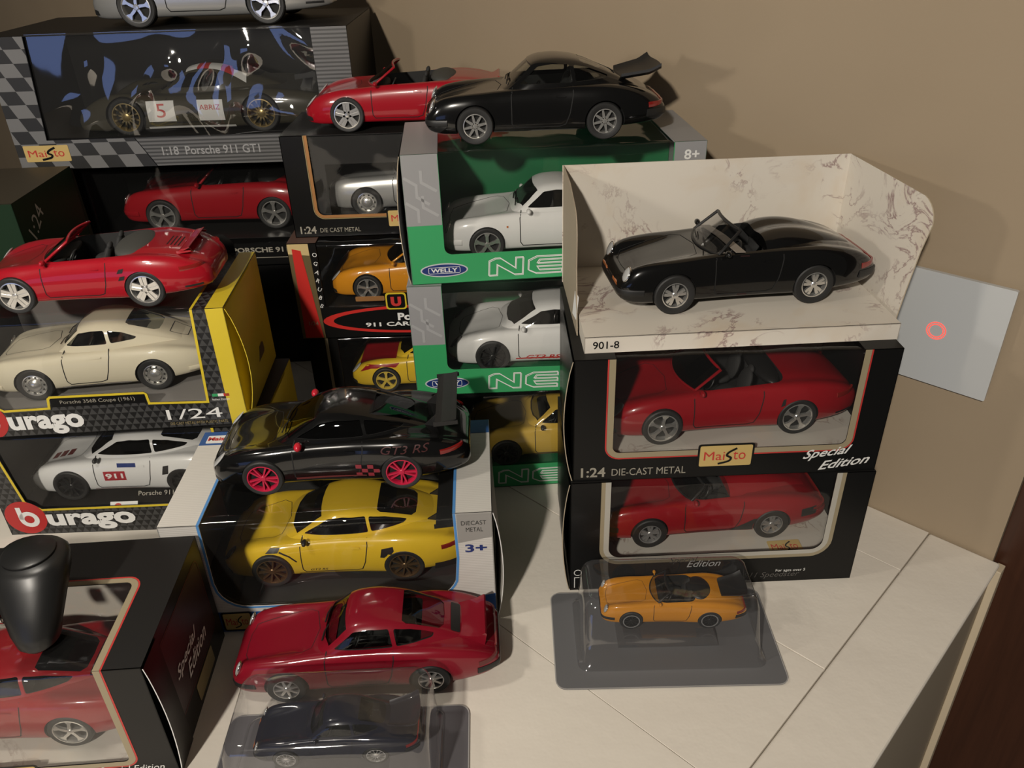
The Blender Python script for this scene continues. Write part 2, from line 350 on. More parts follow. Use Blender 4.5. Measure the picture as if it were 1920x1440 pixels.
SH['s356'] = dict(xf=3.5, wb=8.75, R=1.3, arch=1.42, hood=.55,
 T=[(0, 1.2, 1.8, 2.1, 2.2, 1.9), (.3, .95, 1.8, 2.55, 2.55, 2.65), (.9, .8, 1.85, 3.0, 2.9, 3.08), (1.8, .75, 1.9, 3.25, 3.15, 3.28), (3.5, .75, 1.9, 3.38, 3.42, 3.4), (5.6, .75, 1.9, 3.46, 3.6, 3.34), (8, .75, 1.9, 3.5, 3.7, 3.34), (10.5, .75, 1.9, 3.5, 3.75, 3.38), (12.25, .8, 1.9, 3.45, 3.7, 3.4), (14, .9, 1.9, 3.2, 3.4, 3.2), (15.4, 1.05, 1.9, 2.8, 2.9, 2.8), (16.3, 1.2, 1.85, 2.4, 2.45, 2.2), (16.7, 1.4, 1.8, 2.1, 2.1, 1.7)],
 G=[(5.1, 3.35), (5.6, 3.72), (6.2, 4.34), (6.9, 4.9), (7.6, 5.22), (8.6, 5.38), (9.6, 5.3), (10.8, 4.95), (12, 4.45), (13.2, 3.88), (14.2, 3.35), (14.6, 3.1)],
 B=[(5.1, 2.3), (5.6, 2.5), (7, 2.78), (9, 2.82), (11, 2.55), (13, 2.05), (14.6, 1.5)],
 side=[[(6.2, 3.92), (7.2, 4.72), (8.2, 4.88), (9.1, 4.86), (9.25, 3.94)], [(9.5, 3.96), (9.35, 4.84), (10.3, 4.6), (11.3, 4.12), (11.15, 4.0)]],
 ws=[(5.6, 0), (5.7, 1.1), (6.05, 2.0), (7.1, 1.78), (6.95, 1), (6.9, 0)], rw=(10.5, 12.7, 1.45, 1.25), cab=(6.2, 11.4, 2.35), wsf=(5.7, 6.7, 4.6), cowl=5.3, hl=(2.75, .42, .0))
SH['gt1'] = dict(xf=4.2, wb=10.4, R=1.4, arch=1.5, hood=.3,
 T=[(0, .5, .9, 1.2, 1.2, 2.6), (.4, .4, 1.0, 1.6, 1.5, 3.5), (1.5, .35, 1.2, 2.4, 1.9, 3.9), (3, .35, 1.4, 2.95, 2.2, 4.0), (4.2, .35, 1.5, 3.05, 2.4, 4.05), (6, .35, 1.5, 2.9, 2.7, 3.9), (8, .35, 1.5, 2.85, 2.9, 3.85), (11, .35, 1.6, 2.95, 3.05, 3.95), (13, .4, 1.6, 3.1, 3.05, 4.05), (14.6, .45, 1.6, 3.15, 3.05, 4.05), (16.5, .5, 1.6, 3.0, 2.9, 4.0), (18.5, .6, 1.6, 2.7, 2.6, 3.8), (19.3, .8, 1.5, 2.4, 2.3, 3.5), (19.5, 1, 1.5, 2.2, 2.1, 3.3)],
 G=[(5.2, 2.4), (6, 2.85), (7.2, 3.6), (8.4, 4.3), (9.2, 4.6), (10.2, 4.72), (11.2, 4.65), (12.5, 4.3), (14, 3.8), (15.5, 3.2), (16.2, 2.8)],
 B=[(5.2, 2.2), (7, 2.6), (9, 2.75), (11, 2.7), (13, 2.3), (16.2, 1.4)],
 side=[[(7.6, 3.2), (9.0, 4.2), (10.4, 4.3), (11.2, 4.2), (11.4, 3.25)]],
 ws=[(6.1, 0), (6.2, 1.2), (6.7, 2.0), (8.7, 1.75), (8.5, 1), (8.45, 0)], rw=(12.2, 14.2, 1.3, 1.1), cab=(7, 11, 2.3), wsf=(6, 8, 4.3), cowl=5.6, hl=(1.6, .4, .6))
NS = 46
def body_geo(sp):
    T = np.array(sp['T']); xs = T[:, 0]; L = xs[-1]
    u = np.linspace(0, math.pi, NS); q = L*(.5-.5*np.cos(u))*.55+L*np.linspace(0, 1, NS)*.45
    c = [pchip(xs, T[:, k], q) for k in range(1, 6)]
    V = []; ring = None
    for i, x in enumerate(q):
        zb, zs, zf, zc, w = (float(a[i]) for a in c); yf = .80*w
        ctl = [(0, zb), (.5*w, zb), (.86*w, zb), (.965*w, zb+.25*(zs-zb)), (w, zs), (.972*w, zs+.55*(zf-zs)), (.9*w, zs+.9*(zf-zs)), (yf, zf), (.66*w, zf-.12*(zf-zc)-.03), (.5*w, zc+sp['hood']*(zf-zc)), (.25*w, zc+.0*(zf-zc)), (0, zc)]
        h = catmull(ctl, 3); r = [(x, -p[0], p[1]) for p in h]+[(x, p[0], p[1]) for p in h[-2:0:-1]]
        ring = len(r); V += r
    F = [tuple(range(ring)), tuple(reversed(range((NS-1)*ring, NS*ring)))]
    for i in range(NS-1):
        for k in range(ring): a, b = i*ring+k, i*ring+(k+1) % ring; F.append((a, a+ring, b+ring, b))
    return V, F
def roof_sheet(sp, inset):
    G = np.array(sp['G']); B = np.array(sp['B']); x0, x1 = G[0, 0], G[-1, 0]; q = np.linspace(x0, x1, 40)
    zr = pchip(G[:, 0], G[:, 1], q)-inset; wb = pchip(B[:, 0], B[:, 1], q)-inset; rows = []
    zbase = float(G[0, 1])-.35
    for x, z, w in zip(q, zr, wb):
        hgt = max(z-zbase, .12); k = min(1, hgt/1.7); we = w*(.9-.16*k); ze = z-.36*k-.03; zb = zbase-.5
        ctl = [(w, zb), (w, zbase+.05*hgt), (w-.22*(w-we), zbase+.38*hgt), (we+.3*(w-we), zbase+.3*hgt+.5*(ze-zbase-.0)), (we, ze), (.8*we, z-.13*k), (.45*we, z-.03*k), (0, z)]
        h = catmull(ctl, 3); rows.append([(x, -p[0], p[1]) for p in h]+[(x, p[0], p[1]) for p in h[-2::-1]])
    return rows
def cabin_geo(sp, th=.13):
    A = roof_sheet(sp, 0); Bq = roof_sheet(sp, th); n = len(A[0]); m = len(A); V = [p for r in A for p in r]+[p for r in Bq for p in r]; o = n*m; F = []
    for i in range(m-1):
        for k in range(n-1): a = i*n+k; F.append((a, a+n, a+n+1, a+1)); F.append((o+a, o+a+1, o+a+n+1, o+a+n))
    for k in range(n-1): F.append((k, k+1, o+k+1, o+k)); a = (m-1)*n+k; F.append((a, o+a, o+a+1, a+1))
    for i in range(m-1): a = i*n; F.append((a, o+a, o+a+n, a+n)); b = i*n+n-1; F.append((b, b+n, o+b+n, o+b))
    return V, F
_bod = {}
def shapes(shape, top):
    k = (shape, top)
    if k in _bod: return _bod[k]
    sp = SH[shape]; V, F = body_geo(sp); ar = sp['arch']; cut = MB()
    w = max(t[5] for t in sp['T'])
    for xw in (sp['xf'], sp['xf']+sp['wb']):
        for s in (-1, 1):
            y = sorted((s*(w-1.75), s*(w+1))); v, f = prism(ellipse(xw, sp['R'], ar, ar, 30), 'y', y[0], y[1]); cut.add(v, f)
    x0, x1, hw = sp['cab']; hw = hw if top != 'coupe' else hw-.35; x1 = x1 if top != 'speedster' else x1-1.2; v, f = prism(rrect(x0, x1, -hw, hw, .9 if top != 'coupe' else .5, 4), 'z', 1.5, 7); cut2 = (v, f, DARKIN)
    body = boolean(raw(V, F, [None]), [(cut.V, cut.F, WELL), cut2])
    cabin = None; glass = None
    if top == 'coupe':
        V, F = cabin_geo(sp); cs = []; b = MB()
        for pl in sp['side']:
            for s in (-1, 1): y = sorted((s*1.2, s*5)); v, f = prism(smoothpoly(pl), 'y', y[0], y[1]); b.add(v, f)
        cs.append((b.V, b.F, BLACK))
        wsp = sp['ws']; full = wsp+[(x, -y) for x, y in wsp[-2:0:-1]]; v, f = prism(full, 'z', 2.5, 8); cs.append((v, f, BLACK))
        a, c, h0, h1 = sp['rw']; rp = [(a, -h0*.9), (a, h0*.9), (a+.25, h0), (c-.3, h1), (c, h1*.75), (c+.06, 0), (c, -h1*.75), (c-.3, -h1), (a+.25, -h0)]; v, f = prism(rp, 'z', 2.5, 8); cs.append((v, f, BLACK))
        cabin = boolean(raw(V, F, [None]), cs)
        rows = roof_sheet(sp, .06); n = len(rows[0]); glass = ([p for r in rows for p in r], [(i*n+j, i*n+n+j, i*n+n+j+1, i*n+j+1) for i in range(len(rows)-1) for j in range(n-1)])
    bm = bmesh.new(); bm.from_mesh(body)
    if cabin: bm.from_mesh(cabin)
    bvh = BVHTree.FromBMesh(bm); bm.free()
    bm = bmesh.new(); bm.from_mesh(body); bb = BVHTree.FromBMesh(bm); bm.free()
    _bod[k] = (body, cabin, glass, bvh, bb); return _bod[k]
def smoothpoly(p, r=.14):
    """rounds the corners of a 2D outline"""
    out = []; n = len(p)
    for i in range(n):
        a, b, c = (np.array(p[(i+k-1) % n], float) for k in range(3)); u = a-b; v = c-b; u = u/np.linalg.norm(u)*min(r, .4*np.linalg.norm(u)); v = v/np.linalg.norm(v)*min(r, .4*np.linalg.norm(v))
        for t in (0, .33, .67, 1): out.append(tuple((1-t)**2*(b+u)+2*t*(1-t)*b+t*t*(b+v)))
    return out

_whl = {}
def wheel_meshes(style, R, rm, fat=.46):
    k = (style, R, rm.name, fat)
    if k in _whl: return _whl[k]
    rr = R*{'classic': .66, 'fuchs': .64, 'steel': .66}.get(style, .76); hw = fat
    prof = [(rr*.98, hw*.9), (rr*1.04, hw), (R*.93, hw), (R*.985, hw*.85), (R, hw*.5), (R, -hw*.5), (R*.985, -hw*.85), (R*.93, -hw), (rr*1.05, -hw), (rr*.98, -hw*.9)]
    V, F = lathe(prof, 36); tire = mesh('tire', V, [tuple(reversed(f)) for f in F], RUBBER, 40)
    b = MB(); y0 = -hw*.92
    V, F = lathe([(rr*1.0, y0-.02), (rr*.93, y0-.03), (rr*.90, y0+.06), (rr*.86, y0+.35), (rr*.86, hw*.8)], 36); b.add(V, [tuple(reversed(f)) for f in F])
    V, F = lathe([(rr*.9, y0+.36), (0.01, y0+.36)], 24); b.add(V, [tuple(reversed(f)) for f in F], 1)
    def spoke(pts, d0, d1, mi=0):
        v, f = prism(pts, 'y', d0, d1); b.add(v, f, mi)
    def pol(L, a0): return [(r*math.cos(a0+a), r*math.sin(a0+a)) for r, a in L]
    def bar(a, w0, w1, r0, r1, d0, d1, a1=None, mi=0):
        a1 = a if a1 is None else a1; p = []
        c0, s0, c1, s1 = math.cos(a), math.sin(a), math.cos(a1), math.sin(a1)
        p = [(r0*c0-w0*s0, r0*s0+w0*c0), (r0*c0+w0*s0, r0*s0-w0*c0), (r1*c1+w1*s1, r1*s1-w1*c1), (r1*c1-w1*s1, r1*s1+w1*c1)]
        spoke(p, d0, d1, mi)
    f0, f1 = y0+.03, y0+.22; hub = .2
    if style == 'turbo5':
        for i in range(5):
            a = math.pi/2+i*2*math.pi/5; w = rr*.10
            for s in (-1, 1):
                c, d = math.cos(a), math.sin(a); o = s*rr*.125
                p = [(rr*.12*c-(o*.9+w)*d, rr*.12*d+(o*.9+w)*c), (rr*.12*c-(o*.9-w)*d, rr*.12*d+(o*.9-w)*c), (rr*.92*c-(o*1.35-w)*d, rr*.92*d+(o*1.35-w)*c), (rr*.92*c-(o*1.35+w)*d, rr*.92*d+(o*1.35+w)*c)]
                spoke(p, f0, f1)
            bar(a, rr*.05, rr*.07, rr*.1, rr*.9, f0+.06, f1)
    elif style == 'fuchs':
        for i in range(5):
            a = math.pi/2+i*2*math.pi/5
            spoke(pol([(rr*.2, -.5), (rr*.55, -.42), (rr*.84, -.33), (rr*.84, -.06), (rr*.6, -.03), (rr*.6, .03), (rr*.84, .06), (rr*.84, .33), (rr*.55, .42), (rr*.2, .5)], a), f0, f1)
        hub = .26
    elif style == 'classic':
        for i in range(8): bar(i*math.pi/4+.2, rr*.13, rr*.08, rr*.1, rr*.9, f0+.02, f1, i*math.pi/4+.2)
    elif style in ('ten', 'y10'):
        for i in range(10):
            a = i*math.pi/5+.1; d = 0 if style == 'ten' else (.13 if i % 2 else -.13)
            bar(a, rr*.05, rr*.055, rr*.12, rr*.92, f0, f1, a+d)
    elif style == 'mesh':
        for i in range(12):
            a = i*math.pi/6; bar(a, rr*.035, rr*.03, rr*.2, rr*.92, f0, f1-.05, a+.3); bar(a, rr*.035, rr*.03, rr*.2, rr*.92, f0, f1-.05, a-.3)
        hub = .28
    elif style == 'cup':
        for i in range(5):
            a = math.pi/2+i*2*math.pi/5
            spoke(pol([(rr*.12, -.9), (rr*.35, -.33), (rr*.65, -.17), (rr*.93, -.24), (rr*.93, .24), (rr*.65, .17), (rr*.35, .33), (rr*.12, .9)], a), f0, f1)
    elif style == 'twist':
        for i in range(5):
            a = math.pi/2+i*2*math.pi/5
            spoke(pol([(rr*.12, -.9), (rr*.35, -.35), (rr*.65, -.28), (rr*.93, -.42), (rr*.93, .12), (rr*.65, .0), (rr*.35, .22), (rr*.12, .9)], a), f0, f1)
    elif style == 'steel':
        V, F = lathe([(rr*.9, y0+.14), (rr*.72, y0+.02), (rr*.58, y0+.02), (rr*.52, y0+.10)], 30); b.add(V, [tuple(reversed(f)) for f in F])
        for i in range(10): a = i*math.pi/5; bar(a, rr*.07, rr*.07, rr*.70, rr*.82, y0-.0, y0+.2, mi=1)
        V, F = lathe([(rr*.53, y0+.06), (rr*.5, y0-.06), (rr*.36, y0-.15), (rr*.15, y0-.18), (.01, y0-.19)], 26); b.add(V, [tuple(reversed(f)) for f in F])
    if style != 'steel':
        V, F = lathe([(rr*hub, y0+.2), (rr*hub, y0+.02), (rr*hub*.8, y0-.02), (.01, y0-.03)], 18); b.add(V, [tuple(reversed(f)) for f in F])
    rim = mesh('rim', b.V, b.F, [rm, GAP], 35, b.fm)
    _whl[k] = (tire, rim); return _whl[k]

class Car:
    def __init__(s, name, label, shape, top, pm, at, yaw, k=1.0, group=None, wheel='classic', rim=None, R=None, glass=None, sink=.0, roof=None, inner=None, cat='toy car', fat=.46, ky=1.0):
        s.sp = SH[shape]; s.pm = pm; s.top = top; sp = s.sp; s.shape = shape; R = R or sp['R']
        s.root = thing(name, label, cat, (0, 0, 0), yaw, group)
        # "at" is where the near front tyre meets the ground
        w = max(t[5] for t in sp['T']); s.w = w; ty = w-.12-fat
        c, d = math.cos(yaw), math.sin(yaw); lx, ly = sp['xf']*k, -(ty+fat)*k*ky
        s.root.location = Vector((at[0]-(c*lx-d*ly), at[1]-(d*lx+c*ly), at[2]))*S; s.root.scale = (k, k*ky, k)
        body, cabin, gl, s.bvh, s.bb = shapes(shape, top)
        s.dz = R-sp['R']-sink
        s.skin('body', body, pm)
        if cabin:
            s.skin('cabin', cabin, roof or pm)
            s.put('window_glass', gl[0], gl[1], glass or GLASS, 60)
        t, r = wheel_meshes(wheel, R, rim or CHROME, fat)
        for xw in (sp['xf'], sp['xf']+sp['wb']):
            for sd in (-1, 1):
                o = link('tire', t, s.root); o.location = Vector((xw, sd*ty, R))*S; o.rotation_euler.z = 0 if sd < 0 else math.pi
                link('rim', r, o)
        s.interior(inner or DARKIN)
    def P(s, v): return (v[0], v[1], v[2]+s.dz)
    def skin(s, name, src, m):
        me = src.copy(); me.transform(Matrix.Translation((0, 0, s.dz))); me.transform(Matrix.Scale(S, 4))
        if len(me.materials): me.materials[0] = m
        me.polygons.foreach_set('use_smooth', [True]*len(me.polygons)); me.set_sharp_from_angle(angle=math.radians(38)); return link(name, me, s.root)
    def put(s, name, V, F, m, smooth=None, parent=None): return obj(name, [s.P(v) for v in V], F, m, parent or s.root, smooth)
    def interior(s, m):
        x0, x1, hw = s.sp['cab']; seat = mat('seat cloth', (.02, .02, .02), .8) if m is DARKIN else m
        for y in (-1.25, 1.25):
            b = MB(); xm = x0+(x1-x0)*.42
            V, F = ellipsoid((xm+.2, y, 2.25), (1.1, .95, .42), 12, 8); b.add(V, F)
            R_ = Matrix.Rotation(.28, 3, 'Y'); V, F = ellipsoid((xm+1.35, y, 3.1), (.34, .92, 1.15), 12, 8, R_); b.add(V, F)
            V, F = ellipsoid((xm+1.7, y, 4.15), (.2, .42, .3), 10, 6, R_); b.add(V, F)
            s.put('seat', b.V, b.F, seat, 60)
        b = MB(); V, F = ellipsoid((x0+.35, 0, 3.25), (.6, hw*.93, .36), 14, 8); b.add(V, F); s.put('dashboard', b.V, b.F, DARKIN, 60)
        R_ = Matrix.Rotation(-1.1, 3, 'Y'); c = Vector((x0+1.35, -1.25, 3.35)); pts = [c+R_ @ Vector((.62*math.cos(t), .62*math.sin(t), 0)) for t in np.linspace(0, 2*math.pi, 17)[:-1]]
        b = MB(); V, F = tube(pts, .07, 6, True); b.add(V, F); V, F = tube([c, c+Vector((-.8, 0, -.3))], .08, 6); b.add(V, F)
        V, F = tube([pts[0], pts[8]], .05, 5); b.add(V, F); s.put('steering_wheel', b.V, b.F, BLACK, 60)
    # ---- details laid on the skin
    def hit(s, a, b, how, off):
        if how == 'side': o, d = Vector((a, -12, b)), Vector((0, 1, 0))
        elif how == 'far': o, d = Vector((a, 12, b)), Vector((0, -1, 0))
        elif how == 'top': o, d = Vector((a, b, 12)), Vector((0, 0, -1))
        elif how == 'front': o, d = Vector((-8, a, b)), Vector((1, 0, 0))
        else: o, d = Vector((30, a, b)), Vector((-1, 0, 0))
        p, n, i, t = s.bvh.ray_cast(o, d)
        if p is None: return None, None
        return p-d*off*.3+n*off, n
    def lay(s, name, V2, F, how, off, m, smooth=None, parent=None):
        Q = [s.hit(x, y, how, off)[0] for x, y in V2]; F = [f for f in F if all(Q[i] is not None for i in f)]
        use = sorted({i for f in F for i in f}); ix = {i: k for k, i in enumerate(use)}
        return s.put(name, [Q[i] for i in use], [tuple(ix[i] for i in f) for f in F], m, smooth, parent)
    def line(s, name, pts, how='side', w=.07, m=None, off=.012, both=True, n=4):
        P = []
        for a, b in zip(pts[:-1], pts[1:]):
            k = max(2, int(np.hypot(b[0]-a[0], b[1]-a[1])/.3))
            for j in range(k): P.append((a[0]+(b[0]-a[0])*j/k, a[1]+(b[1]-a[1])*j/k))
        P.append(pts[-1]); V2, F = stroke(P, w)
        for h in ((how, 'far') if (both and how == 'side') else (how,)): s.lay(name, V2, F, h, off, m or GAP, None)
    def patch(s, name, pts, how='side', m=None, off=.02, both=False, cuts=3, geo=None, parent=None):
        bm = bmesh.new()
        if geo: V, F = geo
        else: V, F = pts, [tuple(range(len(pts)))]
        vs = [bm.verts.new((x, y, 0)) for x, y in V]
        for f in F:
            try: bm.faces.new([vs[i] for i in f])
            except ValueError: pass
        bmesh.ops.triangulate(bm, faces=bm.faces)
        for _ in range(cuts):
            es = [e for e in bm.edges if e.calc_length() > .35]
            if not es: break
            bmesh.ops.subdivide_edges(bm, edges=es, cuts=1); bmesh.ops.triangulate(bm, faces=[f for f in bm.faces if len(f.verts) > 3])
        bm.verts.index_update(); V2 = [(v.co.x, v.co.y) for v in bm.verts]; F = [tuple(v.index for v in f.verts) for f in bm.faces]; bm.free()
        for h in ((how, 'far') if both else (how,)): o = s.lay(name, V2, F, h, off, m, 60, parent)
        return o
    def decal(s, name, string, x, z, m, w=None, h=None, how='side', **k):
        return s.patch(name, None, how, m, .025, geo=text2(string, x, z, w, h, **k))
    def lamp_round(s, y, z, r, m=LENS, ring=CHROME, lean=.35, depth=.3, name='headlight'):
        for sd in (-1, 1):
            p, n = s.hit(sd*y, z, 'front', 0)
            if p is None: continue
            d = (Vector((-1, 0, lean))*.75+n*.5).normalized(); R_ = Vector((0, 0, 1)).rotation_difference(d).to_matrix()
            V, F = ellipsoid(p+d*.02, (r, r, r*depth), 16, 8, R_); o = s.put(name, V, F, m, 60)
            if ring:
                pts = [p+d*.03+R_ @ Vector((r*math.cos(t), r*math.sin(t), 0)) for t in np.linspace(0, 2*math.pi, 21)[:-1]]; V, F = tube(pts, .05, 6, True); s.put('headlight_ring', V, F, ring, 60, o)
    def band(s, name, z0, z1, a0, a1, cx, m, out=.05, n=26, th=.12):
        V = []; F = []
        for i in range(n+1):
            a = math.radians(a0+(a1-a0)*i/n); d = Vector((math.cos(a), math.sin(a), 0)); zm = (z0+z1)/2
            p, nn, _, t = s.bb.ray_cast(Vector((cx, 0, zm))+d*14, -d)
            if p is None: p = Vector((cx, 0, zm))+d*3
            for (zz, oo) in ((z0, -th), (z0, out*.6), (z0+.2*(z1-z0), out), (z1-.2*(z1-z0), out), (z1, out*.6), (z1, -th)): V.append((p.x+d.x*oo, p.y+d.y*oo, zz))
        for i in range(n):
            for k in range(6): a, b = i*6+k, i*6+(k+1) % 6; F.append((a, a+6, b+6, b))
        F += [tuple(reversed(range(6))), tuple(range(n*6, n*6+6))]; return s.put(name, V, F, m, 40)
    def mirrors(s, x, z, m, r=(.2, .36, .22), y=None):
        for sd in (-1, 1):
            y_ = (y or (np.interp(x, [t[0] for t in s.sp['T']], [t[5] for t in s.sp['T']])*.93)); b = MB()
            V, F = ellipsoid((x, sd*(y_+.22), z+.1), r, 12, 8); b.add(V, F); V, F = tube([(x, sd*(y_-.25), z-.12), (x, sd*(y_+.15), z+.05)], .08, 6); b.add(V, F); s.put('mirror', b.V, b.F, m, 60)
    def doors(s, x0=None, x1=None, z0=None, handle=True):
        d = {'classic': (6.3, 10.8, 1.05, 3.75), 'modern': (6.15, 11.1, 1.0, 3.75), 's356': (5.9, 9.3, 1.15, 3.6), 'gt1': (7.4, 11, .9, 2.9)}[s.shape]; x0 = x0 or d[0]; x1 = x1 or d[1]; z0 = z0 or d[2]; z1 = d[3]
        s.line('panel_gap', [(x0+.15, z1), (x0, z1-.5), (x0, z0+.3), (x0+.2, z0), (x1-1.0, z0), (x1-.55, z0+.15), (x1-.25, z0+.9), (x1, z1-.5), (x1, z1)])
        if handle: s.patch('door_handle', rrect(x1-1.25, x1-.55, 3.05, 3.2, .06, 3), 'side', s.pm, .07, True)
    def hood_lines(s, w0=1.75, w1=2.2, x0=.8, x1=5.0):
        s.line('panel_gap', [(x0, 0), (x0+.05, -w0*.6), (x0+.35, -w0), (x1-.9, -w1), (x1-.35, -w1*.85), (x1, 0), (x1-.35, w1*.85), (x1-.9, w1), (x0+.35, w0), (x0+.05, w0*.6), (x0, 0)], 'top', .035)
    def deck_lines(s, x0=14.2, x1=17.0, w0=1.6, w1=1.3): s.line('panel_gap', [(x0, -w0), (x0, w0), (x1, w1), (x1, -w1), (x0, -w0)], 'top', .06)
    def wipers(s, x, z, m=BLACK):
        for y0, y1 in ((-1.6, -.1), (.3, 1.8)): V, F = tube([(x, y0, z), (x+.1, (y0+y1)/2, z+.14), (x+.3, y1, z+.12)], .05, 5); s.put('wiper', V, F, m, 60)
    def open_screen(s, fm, gm, lean=None, hgt=None, base=None):
        x0, x1, zt = s.sp['wsf']; x1 = lean or x1; zt = hgt or zt; x0 = base or x0; hb, ht = 2.75, 2.25; z0 = 3.55; base = []; topc = []
        for i in range(13):
            t = -1+2*i/12; base.append((x0+.75*t*t, hb*t, z0+.05)); topc.append((x1+.35*t*t-.0, ht*t, zt-.12*t*t))
        V = base+topc; n = 13; s.put('windshield', V, [(i, i+1, n+i+1, n+i) for i in range(n-1)], gm, 60)
        b = MB(); V, F = tube([base[0]]+topc+[base[-1]], .11, 8); b.add(V, F); V, F = tube(base, .08, 6); b.add(V, F); s.put('windshield_frame', b.V, b.F, fm, 60)
    def soft_top(s, m, x0=11.4, x1=14.0, z=3.72, h=.6, hw=2.85):
        V, F = ellipsoid(((x0+x1)/2, 0, z), ((x1-x0)/2, hw, h), 24, 12); s.put('folded_top', V, F, m, 60)
    def humps(s, m, x0=9.9, x1=16.2, h=.95):
        nx, ny = 26, 25; V = []; F = []
        for i in range(nx):
            u = i/(nx-1); x = x0+(x1-x0)*u; wy = 2.65*(1-.45*u*u); sh = math.sin(math.pi*min(1, (u*.92+.08))**.62) if u < 1 else 0
            for j in range(ny):
                t = -1+2*j/(ny-1); y = wy*t; p, nn, _, _ = s.bb.ray_cast(Vector((x, y if abs(y) < 2.45 else y, 9)), Vector((0, 0, -1)))
                zb = 3.75-.012*max(0, x-11.5)**2.3; e = max(0, 1-abs(t)**3.2); dip = 1-.28*math.exp(-(t*3.2)**2)
                V.append((x, y, zb-.22+(h*sh*dip+.2)*e**.6))
        for i in range(nx-1):
            for j in range(ny-1): a = i*ny+j; F.append((a, a+ny, a+ny+1, a+1))
        F.append(tuple(reversed(range(ny)))) ; s.put('tonneau_cover', V, F, m, 60)
    def wing(s, m, x, z, span=3.3, chord=1.5, stand=(14.9, 3.5), end=.55, tilt=.12):
        b = MB(); prof = [(0, 0), (chord*.3, .13), (chord*.75, .16), (chord, .22), (chord, .15), (chord*.6, .02), (chord*.25, -.03)]
        V, F = prism([(x+a, z+c+tilt*a) for a, c in prof], 'y', -span, span); b.add(V, F); w = s.put('rear_wing', b.V, b.F, m)
        for sd in (-1, 1):
            V, F = prism([(x-.1, z-.2), (x+chord+.1, z-.05), (x+chord+.1, z+end), (x-.1, z+end*.55)], 'y', *sorted((sd*span, sd*(span+.08)))); s.put('end_plate', V, F, m, parent=w)
            y = sd*1.5; V, F = prism([(stand[0], stand[1]), (stand[0]+.9, stand[1]-.1), (x+chord*.7, z+.05), (x+chord*.25, z+.02)], 'y', y-.07, y+.07); s.put('wing_stand', V, F, m, parent=w)
    def tail_tray(s, m, x0=14.2, x1=17.6, z0=3.9, z1=4.35, hw=2.2):
        nx, ny = 14, 17; V = []; F = []
        for i in range(nx):
            u = i/(nx-1); x = x0+(x1-x0)*u; w = hw*(.78+.34*u)
            for j in range(ny):
                t = -1+2*j/(ny-1); V.append((x-.35*t*t*u, w*t, z0+(z1-z0)*u+.28*max(0, u-.72)/.28+.30*abs(t)**8))
        n = nx*ny; V += [(x, y, z-.2) for x, y, z in V]
        for i in range(nx-1):
            for j in range(ny-1): a = i*ny+j; F.append((a, a+ny, a+ny+1, a+1)); F.append((n+a, n+a+1, n+a+ny+1, n+a+ny))
        for j in range(ny-1): F.append((j, j+1, n+j+1, n+j)); a = (nx-1)*ny+j; F.append((a, n+a, n+a+1, a+1))
        for i in range(nx-1): a = i*ny; F.append((a, n+a, n+a+ny, a+ny)); b_ = i*ny+ny-1; F.append((b_, b_+ny, n+b_+ny, n+b_))
        return s.put('tail_spoiler', V, F, m, 40)
    def ducktail(s, m, x0=14.6, x1=17.0, z0=3.5, z1=3.95, hw=2.2):
        V, F = prism([(x0, z0-.25), (x0+.2, z0+.1), (x1-.5, z1-.12), (x1, z1+.16), (x1+.1, z1+.05), (x1-.1, z0-.75)], 'y', -hw, hw); V = [(x-.25*(y/hw)**2 if x > x0+.5 else x, y*(.82 if x < x0+.5 else 1), z) for x, y, z in V]; s.put('tail_spoiler', V, F, m, 30)
    def exhaust(s, y=1.4, x=17.4, z=1.0):
        V, F = tube([(x-.8, -y, z), (x+.25, -y, z)], .16, 10); s.put('exhaust_pipe', V, F, CHROME, 40)
def classic_trim(c, lamps=LENS, bump=BLACK, front_ind=ORL, rear=REDL, side_ind=True):
    c.doors(); c.hood_lines(1.85, 2.25, .7, 5.7); c.lamp_round(2.55, 2.62, .52, lamps, CHROME if lamps is LENS else None)
    if bump: c.band('front_bumper', 1.35, 1.75, 118, 242, 3.4, bump, .09); c.band('rear_bumper', 1.5, 2.0, -62, 62, 14.4, bump, .1)
    for a0, a1 in ((148, 164), (196, 212)): c.band('indicator', 1.78, 2.02, a0, a1, 3.4, front_ind, .05, 8)
    c.band('tail_lamp', 2.12, 2.5, -60, -30, 14.4, rear, .04, 10); c.band('tail_lamp', 2.12, 2.5, 30, 60, 14.4, rear, .04, 10); c.band('tail_reflector', 2.12, 2.5, -29, 29, 14.4, REDL, .03, 14)
def modern_trim(c, lens=LENS, rear=REDL, inlet=True):
    c.doors(); c.hood_lines(1.7, 2.2, 1.0, 4.9)
    for sd in (-1, 1):
        p, n = c.hit(sd*2.72, 2.45, 'front', 0)
        if p is not None:
            d = (Vector((-.75, sd*-.0, .45))*.5+n*.8).normalized(); R_ = Vector((0, 0, 1)).rotation_difference(d).to_matrix()
            V, F = ellipsoid(p+d*.0, (.72, .46, .1), 18, 8, R_); c.put('headlight', V, F, lens, 60)
    c.band('air_intake', .85, 1.3, 158, 202, 3.6, BLACK, .015, 12); c.band('air_intake', .85, 1.3, 132, 152, 3.6, BLACK, .015, 8); c.band('air_intake', .85, 1.3, 208, 228, 3.6, BLACK, .015, 8)
    c.band('tail_lamp', 2.55, 2.95, -62, -36, 14.6, rear, .04, 10); c.band('tail_lamp', 2.55, 2.95, 36, 62, 14.6, rear, .04, 10)
    c.band('bumper_slot', 1.25, 1.45, -60, -42, 14.6, BLACK, .015, 8)

